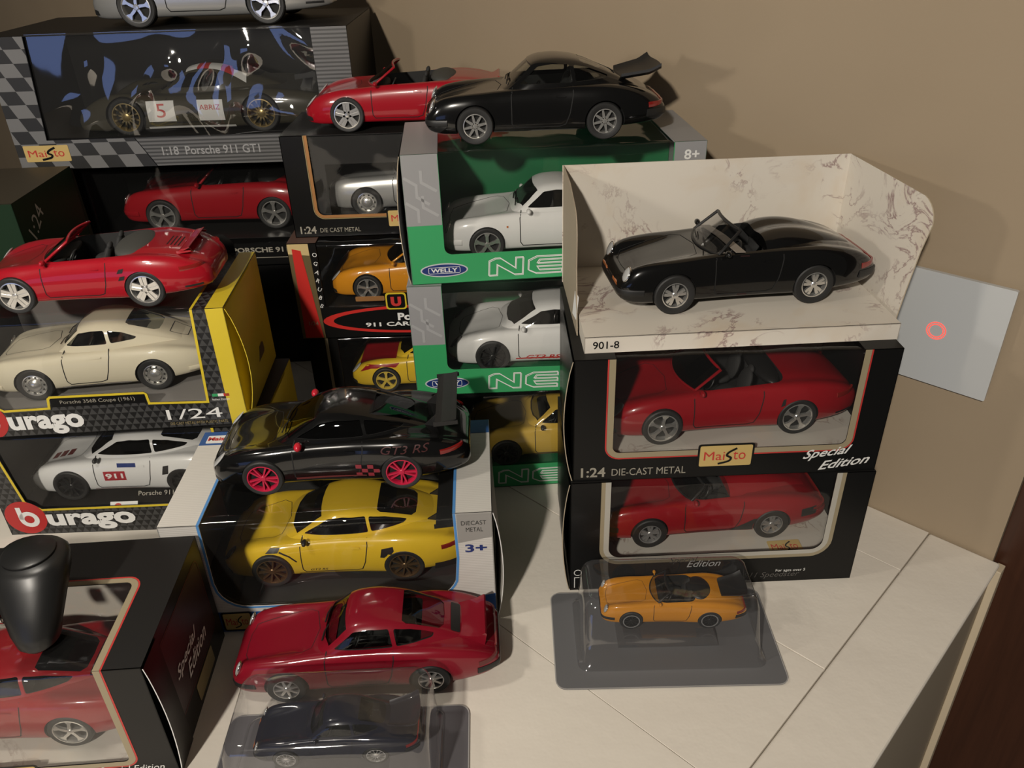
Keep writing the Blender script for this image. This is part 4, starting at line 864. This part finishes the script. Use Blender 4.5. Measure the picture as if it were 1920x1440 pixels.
E_.flap(CARD, WHITEP, side=1, bow=.35, y0=0, y1=2.4); text('printed_text', 'Special Edition', 17.2, .4, WHITEP, E_.root, E_.front, w=4, h=.8, shear=.4)
maisto_plate(E_, 10.0, .3, 3.6, 1.5)

# middle back stack -------------------------------------------------------------
K3 = Carton('display_box', 'black window box with a yellow and red racing car numbered 1, bottom of its stack', (-20.2, 71.3, 0), 0, 22.3, 10, 9.9, win=(3.0, 19, 1.5, .3), topwin=(6, .3), film=FILM, ins=CARDM, insz=2.4, **CARTON_CARD)
strokes('gold_line', [[(1.9, .1), (1.9, 9.8)]], .3, TANP, K3.root, K3.front); strokes('gold_line', [[(20, .1), (20, 9.8)]], .3, TANP, K3.root, K3.front)
K2 = Carton('display_box', 'gold, red and black window box with an orange toy cabriolet', (-20.5, 71.0, 9.9), 0, 21.8, 10.3, 9.9, win=(2.7, 19.2, 3.3, .3), topwin=(6, .3), film=FILM, ins=CARDM, insz=3.0, fm=CARD, tm=mat('brown card', (.10, .05, .035), .45), lm=CARD, rm=CARD)
poly('gold_panel', [(.05, .05), (2.3, .05), (2.0, 9.85), (.05, 9.85)], mat('dull gold print', (.16, .12, .055), .4, .3), K2.root, K2.front, .012); poly('gold_panel', [(.05, 8.9), (2.0, 8.7), (2.0, 9.85), (.05, 9.85)], mat('pale gold print', (.55, .42, .20), .4), K2.root, K2.front, .03); poly('red_stripe', [(.35, .15), (2.1, .15), (1.25, 9.2), (.45, 9.4)], mat('scarlet print', (.52, .025, .02), .4), K2.root, K2.front, .05)
for i, ch in enumerate('BBURAGO'): text('printed_text', ch, 2.2, 3.4+i*.88, WHITEP, K2.root, K2.front, .03, h=.4, rot=-.5)
poly('red_oval', ellipse(12, 1.85, 9.7, 1.5, 44), mat('scarlet print', (.52, .025, .02), .4), K2.root, K2.front, .02); poly('black_oval', ellipse(12.7, 1.85, 9.4, 1.25, 44), CARD, K2.root, K2.front, .045)
text('printed_text', 'Porsche', 9.6, 1.75, WHITEP, K2.root, K2.front, .08, w=4.2, h=.8, bold=.04); text('printed_text', '911 CARRERA', 6.4, 1.15, WHITEP, K2.root, K2.front, .08, w=7, h=.45, bold=.03); text('printed_text', '1/24', .9, 1.5, TANP, K2.root, K2.front, .08, w=.9)
poly('logo_plate', rrect(8.6, 10.6, 2.95, 4.7, .3, 3), YELP, K2.root, K2.front, .1); poly('logo_plate', rrect(8.75, 10.45, 3.1, 4.55, .25, 3), CARD, K2.root, K2.front, .13); text('logo_lettering', 'U', 9.1, 3.3, REDP, K2.root, K2.front, .17, w=1.0, h=1.0, bold=.07)
poly('picture_label', rrect(5.6, 8.4, 3.6, 4.1, .1, 3), ORANGEP, K2.root, FR((0, .6, 0), (1, 0, 0), (0, 0, 1)), .02)
K1 = Carton('display_box', 'black window box with copper window border and a silver vintage toy car', (-19.9, 72.6, 19.8), 0, 21.5, 10, 9.4, win=(2.45, 19.2, 2.1, .6), topwin=None, film=FILM, ins=mat('dark insert', (.03, .03, .03), .5), insz=1.2, **CARTON_CARD)
K1.trim('window_border', .14, .28, ORANGEP); K1.trim('window_outline', .34, .08, GOLD)
plate('inner_window_frame', [(2.5, 1.0), (19, 1.0), (19, 9.2), (2.5, 9.2)], [rrect(3.6, 18, 1.9, 6.7, .1, 2)[::-1]], .04, CARDM, K1.root, FR((0, .35, 0), (1, 0, 0), (0, 0, 1)))
text('printed_text', '1:24', .55, .35, GREYT, K1.root, K1.front, w=1.5, bold=.02); text('printed_text', 'DIE CAST METAL', 2.4, .45, GREYT, K1.root, K1.front, w=3.8, h=.42)
maisto_plate(K1, 8.9, .85, 3.4, 1.5)

# far left stack ------------------------------------------------------------------
B0 = Carton('storage_box', 'plain black carton under the boxed large red toy car', (-46.4, 84.6, 0), 0, 33, 13.5, 12.4, **CARTON_CARD)
B1 = Carton('display_box', 'large black window box with a red toy cabriolet, under the checkered box', (-46.4, 84.6, 12.4), 0, 33, 13.5, 12.08, win=(2.2, 31, 2.6, .4), film=FILM, ins=CARDM, insz=3.2, **CARTON_CARD)
strokes('gold_line', [[(1.2, .1), (1.0, 11.9)]], .35, TANP, B1.root, B1.front); text('printed_text', 'PORSCHE 911 CABRIOLET', 16, 1.5, GREYT, B1.root, B1.front, w=12, h=.6, bold=.03); strokes('print_line', [[(2, .9), (31, .9)]], .08, GREYT, B1.root, B1.front)
CHK = checker_mat('grey black checks', (.16, .16, .16), (.025, .025, .025), 1.75, .45); RIB = stripe_mat('grey ribbed card', (.13, .13, .13), (.05, .05, .05), .36, 'z', .55)
A_ = Carton('display_box', 'large checkered grey and black window box with a racing car under crinkled film', (-48.8, 82, 24.5), 0, 34.4, 16, 12.45, CARD, CARDM, CARD, CARD, path=[(4.1, 12.45), (3.35, 2.9), (30.95, 2.9), (30.95, 12.45)], ins=CARDM, insz=2.2, insback=mat('dark insert', (.03, .03, .03), .5))
plate('checkered_panel', [(0, 12.43), (0, 0), (13.6, 0), (12.0, 2.85), (3.3, 2.85), (4.05, 12.43)], (), .02, CHK, A_.root, FR((0, -.03, 0), (1, 0, 0), (0, 0, 1))); plate('ribbed_panel', [(13.7, .02), (34.38, .02), (34.38, 12.43), (31.0, 12.43), (31.0, 2.85), (12.1, 2.85)], (), .02, RIB, A_.root, FR((0, -.03, 0), (1, 0, 0), (0, 0, 1)))
def crinkle():
    nx, nz = 70, 30; V = []; F = []; rnd = random.Random(5); cr = [(rnd.uniform(4, 31), rnd.uniform(4, 12), rnd.uniform(0, 3.14), rnd.uniform(.3, .8), rnd.uniform(1.2, 4.0)) for _ in range(17)]
    for k in range(nz+1):
        z = 2.8+9.75*k/nz; xa = 3.3+.8*(z-2.9)/9.5
        for i in range(nx+1):
            x = xa+(31-xa)*i/nx; u = (i/nx); v = k/nz; o = .55*math.sin(math.pi*u)*math.sin(math.pi*min(1, v*1.1))
            for (cx, cz, a, am, wd) in cr:
                d = (x-cx)*math.cos(a)+(z-cz)*math.sin(a); e = -(x-cx)*math.sin(a)+(z-cz)*math.cos(a); o += am*math.exp(-(d/1.1)**2-(e/wd)**2)
            V.append((x, .3-o*.55, z))
    for k in range(nz):
        for i in range(nx): a = k*(nx+1)+i; F.append((a, a+1, a+nx+2, a+nx+1))
    obj('window_film', V, F, WRINKLE, A_.root, 180)
crinkle()
text('printed_text', '1:18  Porsche 911 GT1', 14.5, 1.05, GREYP, A_.root, A_.front, .07, w=9.8, h=.85, bold=.01); maisto_plate(A_, .75, .8, 4.5, 1.6, FR((0, -.04, 0), (1, 0, 0), (0, 0, 1)), border=False)
CGR = mat('dark green print', (.005, .022, .008), .5, spec=.25)
C2 = Carton('storage_box', 'dark green carton standing under another by the wall', (-65.2, 68.5, 0), .03, 22, 12, 12.4, CGR, CGR, CGR, CGR)
C1 = Carton('storage_box', 'dark green carton with 1:24 lettering beside the black window box', (-65.2, 68.5, 12.4), .03, 22, 12, 12.6, CGR, mat('dull brown card', (.05, .04, .025), .6), CGR, CGR)
text('printed_text', '1:24', 2.0, 8.5, GREYT, C1.root, C1.right, .03, w=3.2, rot=.6); strokes('print_pattern', [ellipse(5, 3.5, 1.6, 2.2, 24, 40, 300), ellipse(5.2, 3.6, 1.0, 1.5, 24, 60, 280)], .1, mat('green line print', (.05, .10, .05), .5), C1.root, C1.right)
text('printed_text', '1:24', 16.5, 4.5, GREYT, C1.root, C1.front, .03, w=3.4, rot=1.1)

# ---------------------------------------------------------------- the cars
P_RED = paint('bright red paint', (.31, .006, .014)); P_DRED = paint('dark red paint', (.20, .006, .016)); P_BLK = paint('black paint', (.004, .004, .004), .2); P_YEL = paint('yellow paint', (.66, .44, .025)); P_CRM = paint('cream paint', (.58, .53, .40), .4, .3)
P_WHT = paint('white paint', (.68, .68, .67)); P_SIL = paint('silver paint', (.42, .42, .41), .3, .5, .6); P_ORG = paint('orange paint', (.60, .24, .012)); P_NVY = paint('navy paint', (.008, .009, .02)); P_OCH = paint('ochre paint', (.50, .33, .05)); P_SCAR = paint('scarlet paint', (.27, .006, .011)); P_OLIVE = paint('dark olive paint', (.05, .045, .03))
RIMS = mat('bright rim', (.78, .77, .74), .22, .85); RIMG = mat('grey rim', (.45, .45, .45), .35, .7); RIMB = mat('bronze rim', (.16, .10, .05), .35, .7); RIMR = mat('red rim', (.48, .012, .05), .35); RIMK = mat('black rim', (.012, .012, .012), .35); RIMGO = mat('gold rim', (.45, .34, .15), .3, .7); RIMY = mat('yellow rim', (.55, .40, .06), .4)
DARKRED = mat('dark red print', (.12, .02, .02), .45)
# black coupe with a big tail on the green box
c = Car('toy_coupe', 'black toy coupe with a large upturned tail spoiler on the green box', 'classic', 'coupe', P_BLK, (-2.1, 61.2, 30.72), .036, 1.02, wheel='classic', rim=RIMS, R=1.34)
classic_trim(c); c.tail_tray(BLACK, 14.5, 17.6, 3.95, 4.45, 2.4); c.wipers(6.05, 3.86)
# red cabriolet behind it
c = Car('toy_cabriolet', 'red toy cabriolet with chrome five-spoke wheels on the black copper-trimmed box', 'modern', 'cabrio', P_RED, (-13.7, 73.0, 29.22), .0, 1.0, wheel='turbo5', rim=RIMS, R=1.5)
modern_trim(c); c.open_screen(P_RED, DGLASS, 7.9, 5.1); c.soft_top(mat('grey soft top', (.05, .05, .045), .7), 11.2, 13.6, 3.8, .5); c.mirrors(6.6, 3.75, P_RED); c.ducktail(P_RED, 15.6, 17.6, 3.5, 3.75, 2.0)
# red turbo cabriolet on the yellow and black box
c = Car('toy_cabriolet', 'red toy cabriolet with a raised rear spoiler on the black and yellow box', 'modern', 'cabrio', P_RED, (-36.7, 55.3, 20.78), .052, .97, wheel='turbo5', rim=RIMS, R=1.48)
modern_trim(c); c.open_screen(P_RED, DGLASS, 7.9, 5.1); c.soft_top(mat('grey soft top', (.05, .05, .045), .7), 11.0, 13.9, 3.75, .55); c.mirrors(6.6, 3.75, P_RED)
for z in (2.2, 2.75): c.patch('side_vent', [(11.9, z), (12.35, z+.05), (12.5, z+.38), (12.1, z+.32)], 'side', GAP, .015)
c.wing(P_RED, 16.3, 3.75, 2.3, .9, (16.3, 3.4), .05, .1)
for i in range(4): c.line('lid_slot', [(15.1+i*.28, -1.0), (15.1+i*.28, 1.0)], 'top', .09)
c.exhaust(1.9, 18.0, 1.0)
# black coupe with red wheels on the grey box
c = Car('toy_coupe', 'black toy coupe with red wheels and a high rear wing on the grey box', 'modern', 'coupe', P_BLK, (-17.83, 45.75, 10.29), .026, 1.0, wheel='y10', rim=RIMR, R=1.46, glass=DGLASS)
modern_trim(c); c.mirrors(6.7, 3.72, mat('red mirror', (.5, .012, .03), .3, 0, .5), (.28, .42, .3)); c.wing(BLACK, 16.3, 5.0, 3.3, 1.5, (15.3, 3.7), .25, .1); c.wipers(5.2, 3.75)
c.patch('side_stripe', [(6.2, 1.02), (11.2, 1.18), (11.2, 1.3), (6.2, 1.22)], 'side', DARKRED, .022)
for i in range(4):
    for j in range(3):
        if (i+j) % 2 == 0: c.patch('check_decal', rrect(10.5+i*.42, 10.92+i*.42, 1.18+j*.34, 1.5+j*.34, .01, 1), 'side', mat('red decal', (.22, .02, .03), .4), .022)
c.decal('side_lettering', 'GT3 RS', 12.4, 3.0, mat('faint red print', (.05, .01, .01), .4), 3.4, .55, shear=.3)
# yellow coupe in the grey box
c = Car('toy_coupe', 'yellow toy coupe with bronze wheels inside the grey and blue box', 'modern', 'coupe', P_YEL, (-18.75, 45.7, 1.42), .02, 1.03, wheel='ten', rim=RIMB, R=1.5, glass=DGLASS)
modern_trim(c, BLACK); c.mirrors(6.6, 3.75, BLACK); c.wing(BLACK, 16.2, 4.5, 3.2, 1.3, (15.3, 3.7), .3, .1)
c.patch('side_intake', [(12.0, 2.35), (12.15, 3.05), (13.0, 3.25), (13.05, 2.9), (12.6, 2.3)], 'side', BLACK, .02); c.patch('fender_vent', [(3.6, 2.95), (4.0, 3.3), (4.7, 3.3), (4.5, 2.95)], 'side', BLACK, .02)
c.line('fender_vent', [(4.6, 3.0), (5.3, 2.6), (5.8, 2.1)], 'side', .12, BLACK); c.line('side_skirt', [(5.8, .8), (12.0, .75)], 'side', .25, BLACK); c.decal('side_lettering', 'GT2 RS', 6.7, 1.15, GAP, 1.3, .2, shear=.3); c.band('rear_diffuser', .85, 1.6, -70, 70, 14.6, BLACK, .05)
# dark red coupe on the shelf
c = Car('toy_coupe', 'dark red vintage toy coupe with a ducktail standing on the cream shelf', 'classic', 'coupe', P_DRED, (-15.8, 36.15, .01), .041, 1.02, wheel='classic', rim=RIMS, R=1.3, ky=.84)
classic_trim(c, rear=DARKRED, front_ind=P_DRED); c.ducktail(P_DRED, 14.7, 17.1, 3.5, 3.85, 2.1); c.wipers(6.05, 3.86); c.patch('rear_grille', rrect(14.55, 15.15, -1.5, 1.5, .1, 3), 'top', BLACK, .03); c.exhaust(1.6, 17.5, .95)
c.line('window_frame', [(7.6, 3.9), (7.6, 4.5)], 'side', .12, P_DRED, .05)
# cream vintage coupe
c = Car('toy_coupe', 'cream vintage toy coupe inside the black and yellow box', 's356', 'coupe', P_CRM, (-38.75, 56.75, 12.28), .12, 1.08, wheel='steel', rim=RIMS, inner=mat('brown seat', (.12, .05, .03), .7), R=1.32)
c.doors(); c.lamp_round(2.15, 2.62, .45); c.hood_lines(1.3, 1.6, 1.0, 5.0); c.band('front_bumper', 1.1, 1.45, 125, 235, 3.4, P_CRM, .12); c.band('rear_bumper', 1.3, 1.65, -60, 60, 13, P_CRM, .12); c.line('side_trim', [(5.4, .95), (10.4, .95)], 'side', .14, CHROME, .03)
c.line('lid_slot', [(13.4, -.9), (14.6, -.7), (14.6, .7), (13.4, .9), (13.4, -.9)], 'top', .06); c.wipers(5.55, 3.75, CHROME)
# white racing coupe
c = Car('toy_coupe', 'white racing toy coupe with a red 911 panel on its door', 'modern', 'coupe', P_WHT, (-39.4, 57.3, 1.42), .01, 1.03, wheel='ten', rim=RIMK, R=1.5, glass=DGLASS, ky=.95)
modern_trim(c, BLACK); c.mirrors(6.6, 3.75, BLACK); c.wing(BLACK, 16.6, 4.8, 3.3, 1.4); c.patch('number_panel', [(6.9, 1.75), (8.75, 1.75), (8.75, 2.65), (6.9, 2.65)], 'side', mat('red decal panel', (.35, .02, .03), .4), .02); c.decal('door_number', '911', 7.05, 1.95, WHITEP, 1.5, .5, bold=.03)
c.patch('door_label', [(8.2, 3.0), (9.8, 3.0), (9.8, 3.35), (8.2, 3.35)], 'side', NAVY, .02); c.patch('side_intake', [(12.0, 2.3), (12.2, 3.1), (12.7, 3.2), (12.55, 2.4)], 'side', BLACK, .02); c.line('side_skirt', [(5.8, .8), (12.0, .75)], 'side', .22, DARKRED)
for i in range(3): c.patch('hood_stripe', [(1.6+i*.7, -1.3), (2.1+i*.7, -1.3), (2.1+i*.7, -.3), (1.6+i*.7, -.3)], 'top', DARKRED, .02)
# red coupe in the front box
c = Car('toy_coupe', 'red toy coupe inside the black box with the grip on top', 'modern', 'coupe', P_SCAR, (-38.1, 32.1, 1.12), .046, 1.0, wheel='twist', rim=RIMS, R=1.4, glass=DGLASS, ky=.94)
modern_trim(c); c.mirrors(6.6, 3.75, P_SCAR); c.deck_lines(14.9, 17.2)
# tray speedster
c = Car('toy_speedster', 'black toy speedster with silver wheels standing in the marbled tray', 'classic', 'speedster', P_BLK, (11.3, 49.9, 21.56), .105, 1.04, wheel='fuchs', rim=RIMS, R=1.38, ky=.93)
classic_trim(c); c.open_screen(BLACK, clear('grey windscreen', (.5, .5, .5), rough=.03), 7.7, 5.1, 5.85); c.humps(P_BLK); c.wipers(6.0, 3.85); c.mirrors(7.0, 3.75, P_BLK)
V, F = stroke([(8.25, .9), (8.25, 3.55)], .62); c.lay('plastic_strap', V, F, 'side', .035, mat('dark strap', (.03, .012, .012), .3))
V, F = tube([(8.0, -2.95, 3.75), (7.6, 0, 3.95), (7.4, 2.9, 3.75)], .04, 4); V = [(x+(.3 if i % 4 < 2 else -.3), y, z) for i, (x, y, z) in enumerate(V)]; c.put('strap_band', V, F, mat('pale strap', (.22, .19, .16), .4))
# red roadster and red speedster in the stack
c = Car('toy_roadster', 'red toy roadster inside the box with the gold plate', 'modern', 'cabrio', P_SCAR, (10.75, 47.9, 12.03), .085, 1.02, wheel='twist', rim=RIMS, R=1.45)
modern_trim(c); c.open_screen(P_SCAR, DGLASS); c.mirrors(6.6, 3.75, P_SCAR); c.soft_top(BLACK, 11.2, 13.0, 3.7, .45); c.patch('side_vent', [(12.3, 2.4), (12.45, 2.95), (12.65, 3.0), (12.6, 2.5)], 'side', GAP, .02)
c = Car('toy_speedster', 'red toy speedster with black side ducts inside the lowest right box', 'classic', 'speedster', P_SCAR, (10.45, 48.1, 1.95), .07, 1.03, wheel='fuchs', rim=RIMG, R=1.36, ky=.92)
classic_trim(c, bump=None); c.open_screen(BLACK, DGLASS, 7.6, 4.7); c.humps(P_SCAR); c.mirrors(7.0, 3.75, P_SCAR); c.patch('side_duct', [(9.8, .95), (11.6, 2.1), (12.1, 2.1), (11.6, 1.0)], 'side', BLACK, .03); c.line('side_skirt', [(5.2, .85), (11.4, .82)], 'side', .16, BLACK); c.patch('bumper_pad', rrect(.15, 1.2, 1.5, 2.0, .08, 2), 'side', BLACK, .03); c.patch('tail_vent', rrect(15.3, 16.6, 1.9, 2.6, .08, 2), 'side', BLACK, .03)
# silver vintage racer, orange cabriolet and yellow racer in the middle stack
c = Car('toy_roadster', 'silver vintage toy roadster inside the copper-trimmed box', 's356', 'cabrio', P_SIL, (-13.1, 74.2, 21.02), .0, 1.08, wheel='steel', rim=RIMS, R=1.32)
c.doors(); c.lamp_round(2.15, 2.62, .42); c.decal('door_lettering', 'Porsche', 6.3, 2.3, GAP, 2.4, .5); c.open_screen(SILVER, GLASS)
c = Car('toy_cabriolet', 'orange toy cabriolet inside the gold and red box', 'modern', 'cabrio', P_ORG, (-13.8, 72.6, 12.92), .0, 1.0, wheel='cup', rim=RIMS, R=1.38)
modern_trim(c); c.open_screen(P_ORG, DGLASS); c.mirrors(6.6, 3.75, P_ORG)
c = Car('toy_coupe', 'yellow and red racing toy coupe with number 1 in a black box', 'modern', 'coupe', P_YEL, (-13.1, 72.7, 2.42), .0, 1.0, wheel='cup', rim=RIMY, R=1.42, glass=DGLASS)
modern_trim(c); c.patch('red_hood_panel', [(1.0, -2.4), (5.0, -2.9), (5.0, 2.9), (1.0, 2.4)], 'top', P_SCAR, .02); c.patch('red_side_panel', [(1.2, 2.3), (2.0, 3.05), (5.4, 3.2), (5.0, 2.8), (2.4, 2.7)], 'side', P_SCAR, .02); c.decal('door_number', '1', 7.0, 1.4, WHITEP, None, 1.5, bold=.05)
# white cars and yellow car in the green boxes
c = Car('toy_coupe', 'plain white toy coupe inside the upper green box', 'classic', 'coupe', P_WHT, (-1.6, 61.2, 21.35), .06, 1.0, wheel='cup', rim=RIMS, R=1.4, glass=DGLASS)
classic_trim(c, bump=P_WHT); c.mirrors(7.0, 3.75, P_WHT); c.wipers(6.05, 3.86); c.patch('fender_lamp', rrect(5.2, 5.35, 2.6, 2.75, .02, 1), 'side', ORL, .02)
c = Car('toy_coupe', 'white racing toy coupe with red side lettering inside a green box', 'modern', 'coupe', P_WHT, (-1.58, 60.7, 11.26), .01, 1.0, wheel='ten', rim=RIMK, R=1.5, glass=DGLASS)
modern_trim(c, mat('smoked lamp', (.05, .05, .05), .1, 0, .8)); c.mirrors(6.6, 3.75, P_WHT); c.wing(P_WHT, 16.4, 4.7); c.decal('side_lettering', 'GT3 RS', 6.8, .95, REDP, 3.0, .42, bold=.02, shear=.3); c.line('side_stripe', [(5.9, 1.05), (11.8, 1.05)], 'side', .14, REDP, .02)
c = Car('toy_coupe', 'ochre yellow toy coupe in the lowest green box', 'classic', 'coupe', P_OCH, (-.7, 61.0, .92), .042, 1.0, wheel='ten', rim=RIMK, R=1.4, glass=GLASS)
classic_trim(c, bump=P_OCH); c.mirrors(7.0, 3.75, BLACK); c.line('side_trim', [(5.2, .95), (11.2, .95)], 'side', .1, BLACK)
# large cars of the far left stack
c = Car('toy_coupe', 'large silver toy coupe parked on the checkered box', 'modern', 'coupe', P_SIL, (-34.7, 84.9, 36.97), -.02, 1.27, wheel='twist', rim=RIMS, R=1.45)
modern_trim(c); c.mirrors(6.6, 3.75, P_SIL)
c = Car('toy_racer', 'dark racing toy car with white number panels and gold wheels behind crinkled film', 'gt1', 'coupe', P_OLIVE, (-38.6, 85.4, 26.75), .0, 1.33, wheel='mesh', rim=RIMGO, glass=DGLASS)
c.doors(handle=False); c.patch('number_panel', [(5.9, 1.0), (8.0, 1.0), (8.0, 2.5), (5.9, 2.5)], 'side', WHITEP, .02); c.decal('door_number', '5', 6.6, 1.3, REDP, .7, 1.0); c.patch('sponsor_panel', [(9.8, 1.0), (11.8, 1.0), (11.8, 2.5), (9.8, 2.5)], 'side', WHITEP, .02); c.decal('sponsor_lettering', 'ABRIZ', 9.95, 1.8, REDP, 1.6, .35)
c.line('side_stripe', [(4.5, .55), (12.5, .55)], 'side', .16, WHITEP, .02); c.wing(BLACK, 17.6, 3.9, 3.4, 1.4, (17.2, 2.5), .3)
for i in range(5): c.patch('roof_check', [(8.8+i*.9, -1.9), (9.7+i*.9, -1.9), (9.7+i*.9, -.9), (8.8+i*.9, -.9)], 'top', (WHITEP, REDP)[i % 2], .03)
c = Car('toy_cabriolet', 'large red toy cabriolet inside the black box under the checkered one', 'classic', 'cabrio', P_SCAR, (-38.3, 87.2, 15.62), .0, 1.31, wheel='cup', rim=RIMS, R=1.4)
classic_trim(c, bump=P_SCAR); c.open_screen(P_SCAR, GLASS); c.mirrors(7.0, 3.75, P_SCAR); c.soft_top(BLACK)

# ---------------------------------------------------------------- blister packs
def blister(label, loc, yaw, cw, cd, bx0, bx1, by0, by1, h, slope, cm):
    r_ = thing('blister_pack', label, 'blister pack', loc, yaw)
    pts = rrect(0, cw, 0, cd, .7, 5); plate('backing_card', pts, (), .09, cm, r_, FR((0, 0, .1), (1, 0, 0), (0, 1, 0)))
    V, F = stroke(rrect(.0, cw, .0, cd, .7, 5), .08, True); flat('card_edge', V, F, mat('worn card edge', (.35, .34, .33), .7), r_, FR((0, 0, .1), (1, 0, 0), (0, 1, 0)), .01)
    lv = [(0, -.35, .12), (.02, -.3, .2), (.05, 0, .3), (.4, .12, 1.0), (.8, .22, 1.0), (.93, .38, 1.0), (.985, .62, 1.0), (1, 1.0, 1.0)]; V = []; F = []; n = None
    for u, ins, _ in lv:
        x0, x1, y0, y1 = bx0+ins*.9, bx1-ins*.9, by0+ins*.6+slope*max(0, u), by1-ins*.6
        ring = rrect(x0, x1, y0, y1, .75, 6); n = len(ring); V += [(x, y, .13+h*u) for x, y in ring]
    for k in range(len(lv)-1):
        for i in range(n): F.append((k*n+i, k*n+(i+1) % n, (k+1)*n+(i+1) % n, (k+1)*n+i))
    F.append(tuple(range((len(lv)-1)*n, len(lv)*n))); obj('clear_bubble', V, F, BLISTER, r_, 50)
    return r_
GCARD = mat('grey backing card', (.135, .135, .14), .5)
bi = blister('clear blister pack on a grey card with an orange toy car on the shelf', (2.35, 36.5, 0), -.012, 15.9, 8.9, 1.9, 14.5, 1.6, 8.2, 4.45, 1.5, GCARD)
obj('plinth', *prism([(4.6, .14), (5.0, 1.05), (11.4, 1.05), (11.8, .14)], 'y', 3.4, 7.4), BLISTER, bi)
c = Car('toy_cabriolet', 'small orange toy cabriolet with black tail inside the clear blister', 'classic', 'speedster', P_ORG, (7.95, 40.55, 1.18), -.03, .585, wheel='ten', rim=RIMK, R=1.42, ky=.82)
classic_trim(c); c.open_screen(BLACK, GLASS); c.mirrors(7.0, 3.75, P_ORG); c.tail_tray(BLACK, 14.6, 17.8, 3.7, 4.2, 2.2); c.soft_top(BLACK, 10.5, 13.5, 3.75, .6, 2.4)
for xw in (3.6, 13.1):
    V, F = stroke(ellipse(xw, 1.42, .98, .98, 24), .14, True); obj('wheel_ring', [(x, -3.72, z) for x, z in V], F, RIMG, c.root)
bh = blister('clear blister pack with a dark toy coupe beside the dark red coupe', (-19.2, 26.2, 0), .02, 15.8, 9.0, 1.5, 13.9, 1.7, 8.6, 4.95, .9, mat('purple grey card', (.12, .115, .125), .5))
obj('plinth', *prism([(3.6, .14), (4.0, 1.2), (10.4, 1.2), (10.8, .14)], 'y', 3.4, 7.6), BLISTER, bh)
c = Car('toy_coupe', 'small dark blue toy coupe with mesh wheels inside the clear blister', 'classic', 'coupe', P_NVY, (-14.4, 30.4, 1.33), .02, .572, wheel='mesh', rim=RIMS, R=1.36, glass=GLASS, ky=.85)
classic_trim(c); c.mirrors(7.0, 3.75, P_NVY); c.tail_tray(P_NVY, 14.4, 17.9, 3.95, 4.5, 2.3); c.line('side_trim', [(1.5, .95), (16, .95)], 'side', .12, CHROME, .03)

# ---------------------------------------------------------------- black grip lying on the front box
def grip():
    r_ = thing('grip_handle', 'black plastic grip with a round flat button lying on the black box', 'grip handle', (-28.9, 36.0, 9.73))
    lv = [(.75, -2.75, .03, .7, .8), (.7, -2.5, .25, 1.15, 1.15), (.55, -2.1, .95, 1.4, 1.35), (.35, -1.2, 2.2, 1.8, 1.65), (.1, -.2, 3.3, 2.15, 1.9), (0, .2, 3.95, 2.15, 1.9), (0, .3, 4.25, 1.85, 1.65)]; V = []; F = []; n = 24
    for cx, cy, z, a, b in lv:
        for k in range(n):
            t = 2*math.pi*k/n; ct, s_ = math.cos(t), math.sin(t); V.append((cx+a*math.copysign(abs(ct)**.85, ct), cy+b*math.copysign(abs(s_)**.85, s_), z))
    for i in range(len(lv)-1):
        for k in range(n): F.append((i*n+k, i*n+(k+1) % n, (i+1)*n+(k+1) % n, (i+1)*n+k))
    F += [tuple(reversed(range(n))), tuple(range((len(lv)-1)*n, len(lv)*n))]; bm_ = mat('soft black plastic', (.010, .010, .010), .36)
    obj('grip_body', V, F, bm_, r_, 70)
    V, F = lathe([(1.5, -.1), (1.5, .14), (1.4, .22), (.01, .24)], 30, 'z'); obj('button', [Vector(v)+Vector((0, .3, 4.25)) for v in V], F, bm_, r_, 40)
    V, F = lathe([(.55, -.6), (.6, .1), (.4, .3), (.01, .35)], 20, 'y'); obj('chrome_cap', [Vector((v[1]*-1-2.2, v[0]-1.4, v[2]+1.1)) for v in V], F, CHROME, r_, 40)
grip()
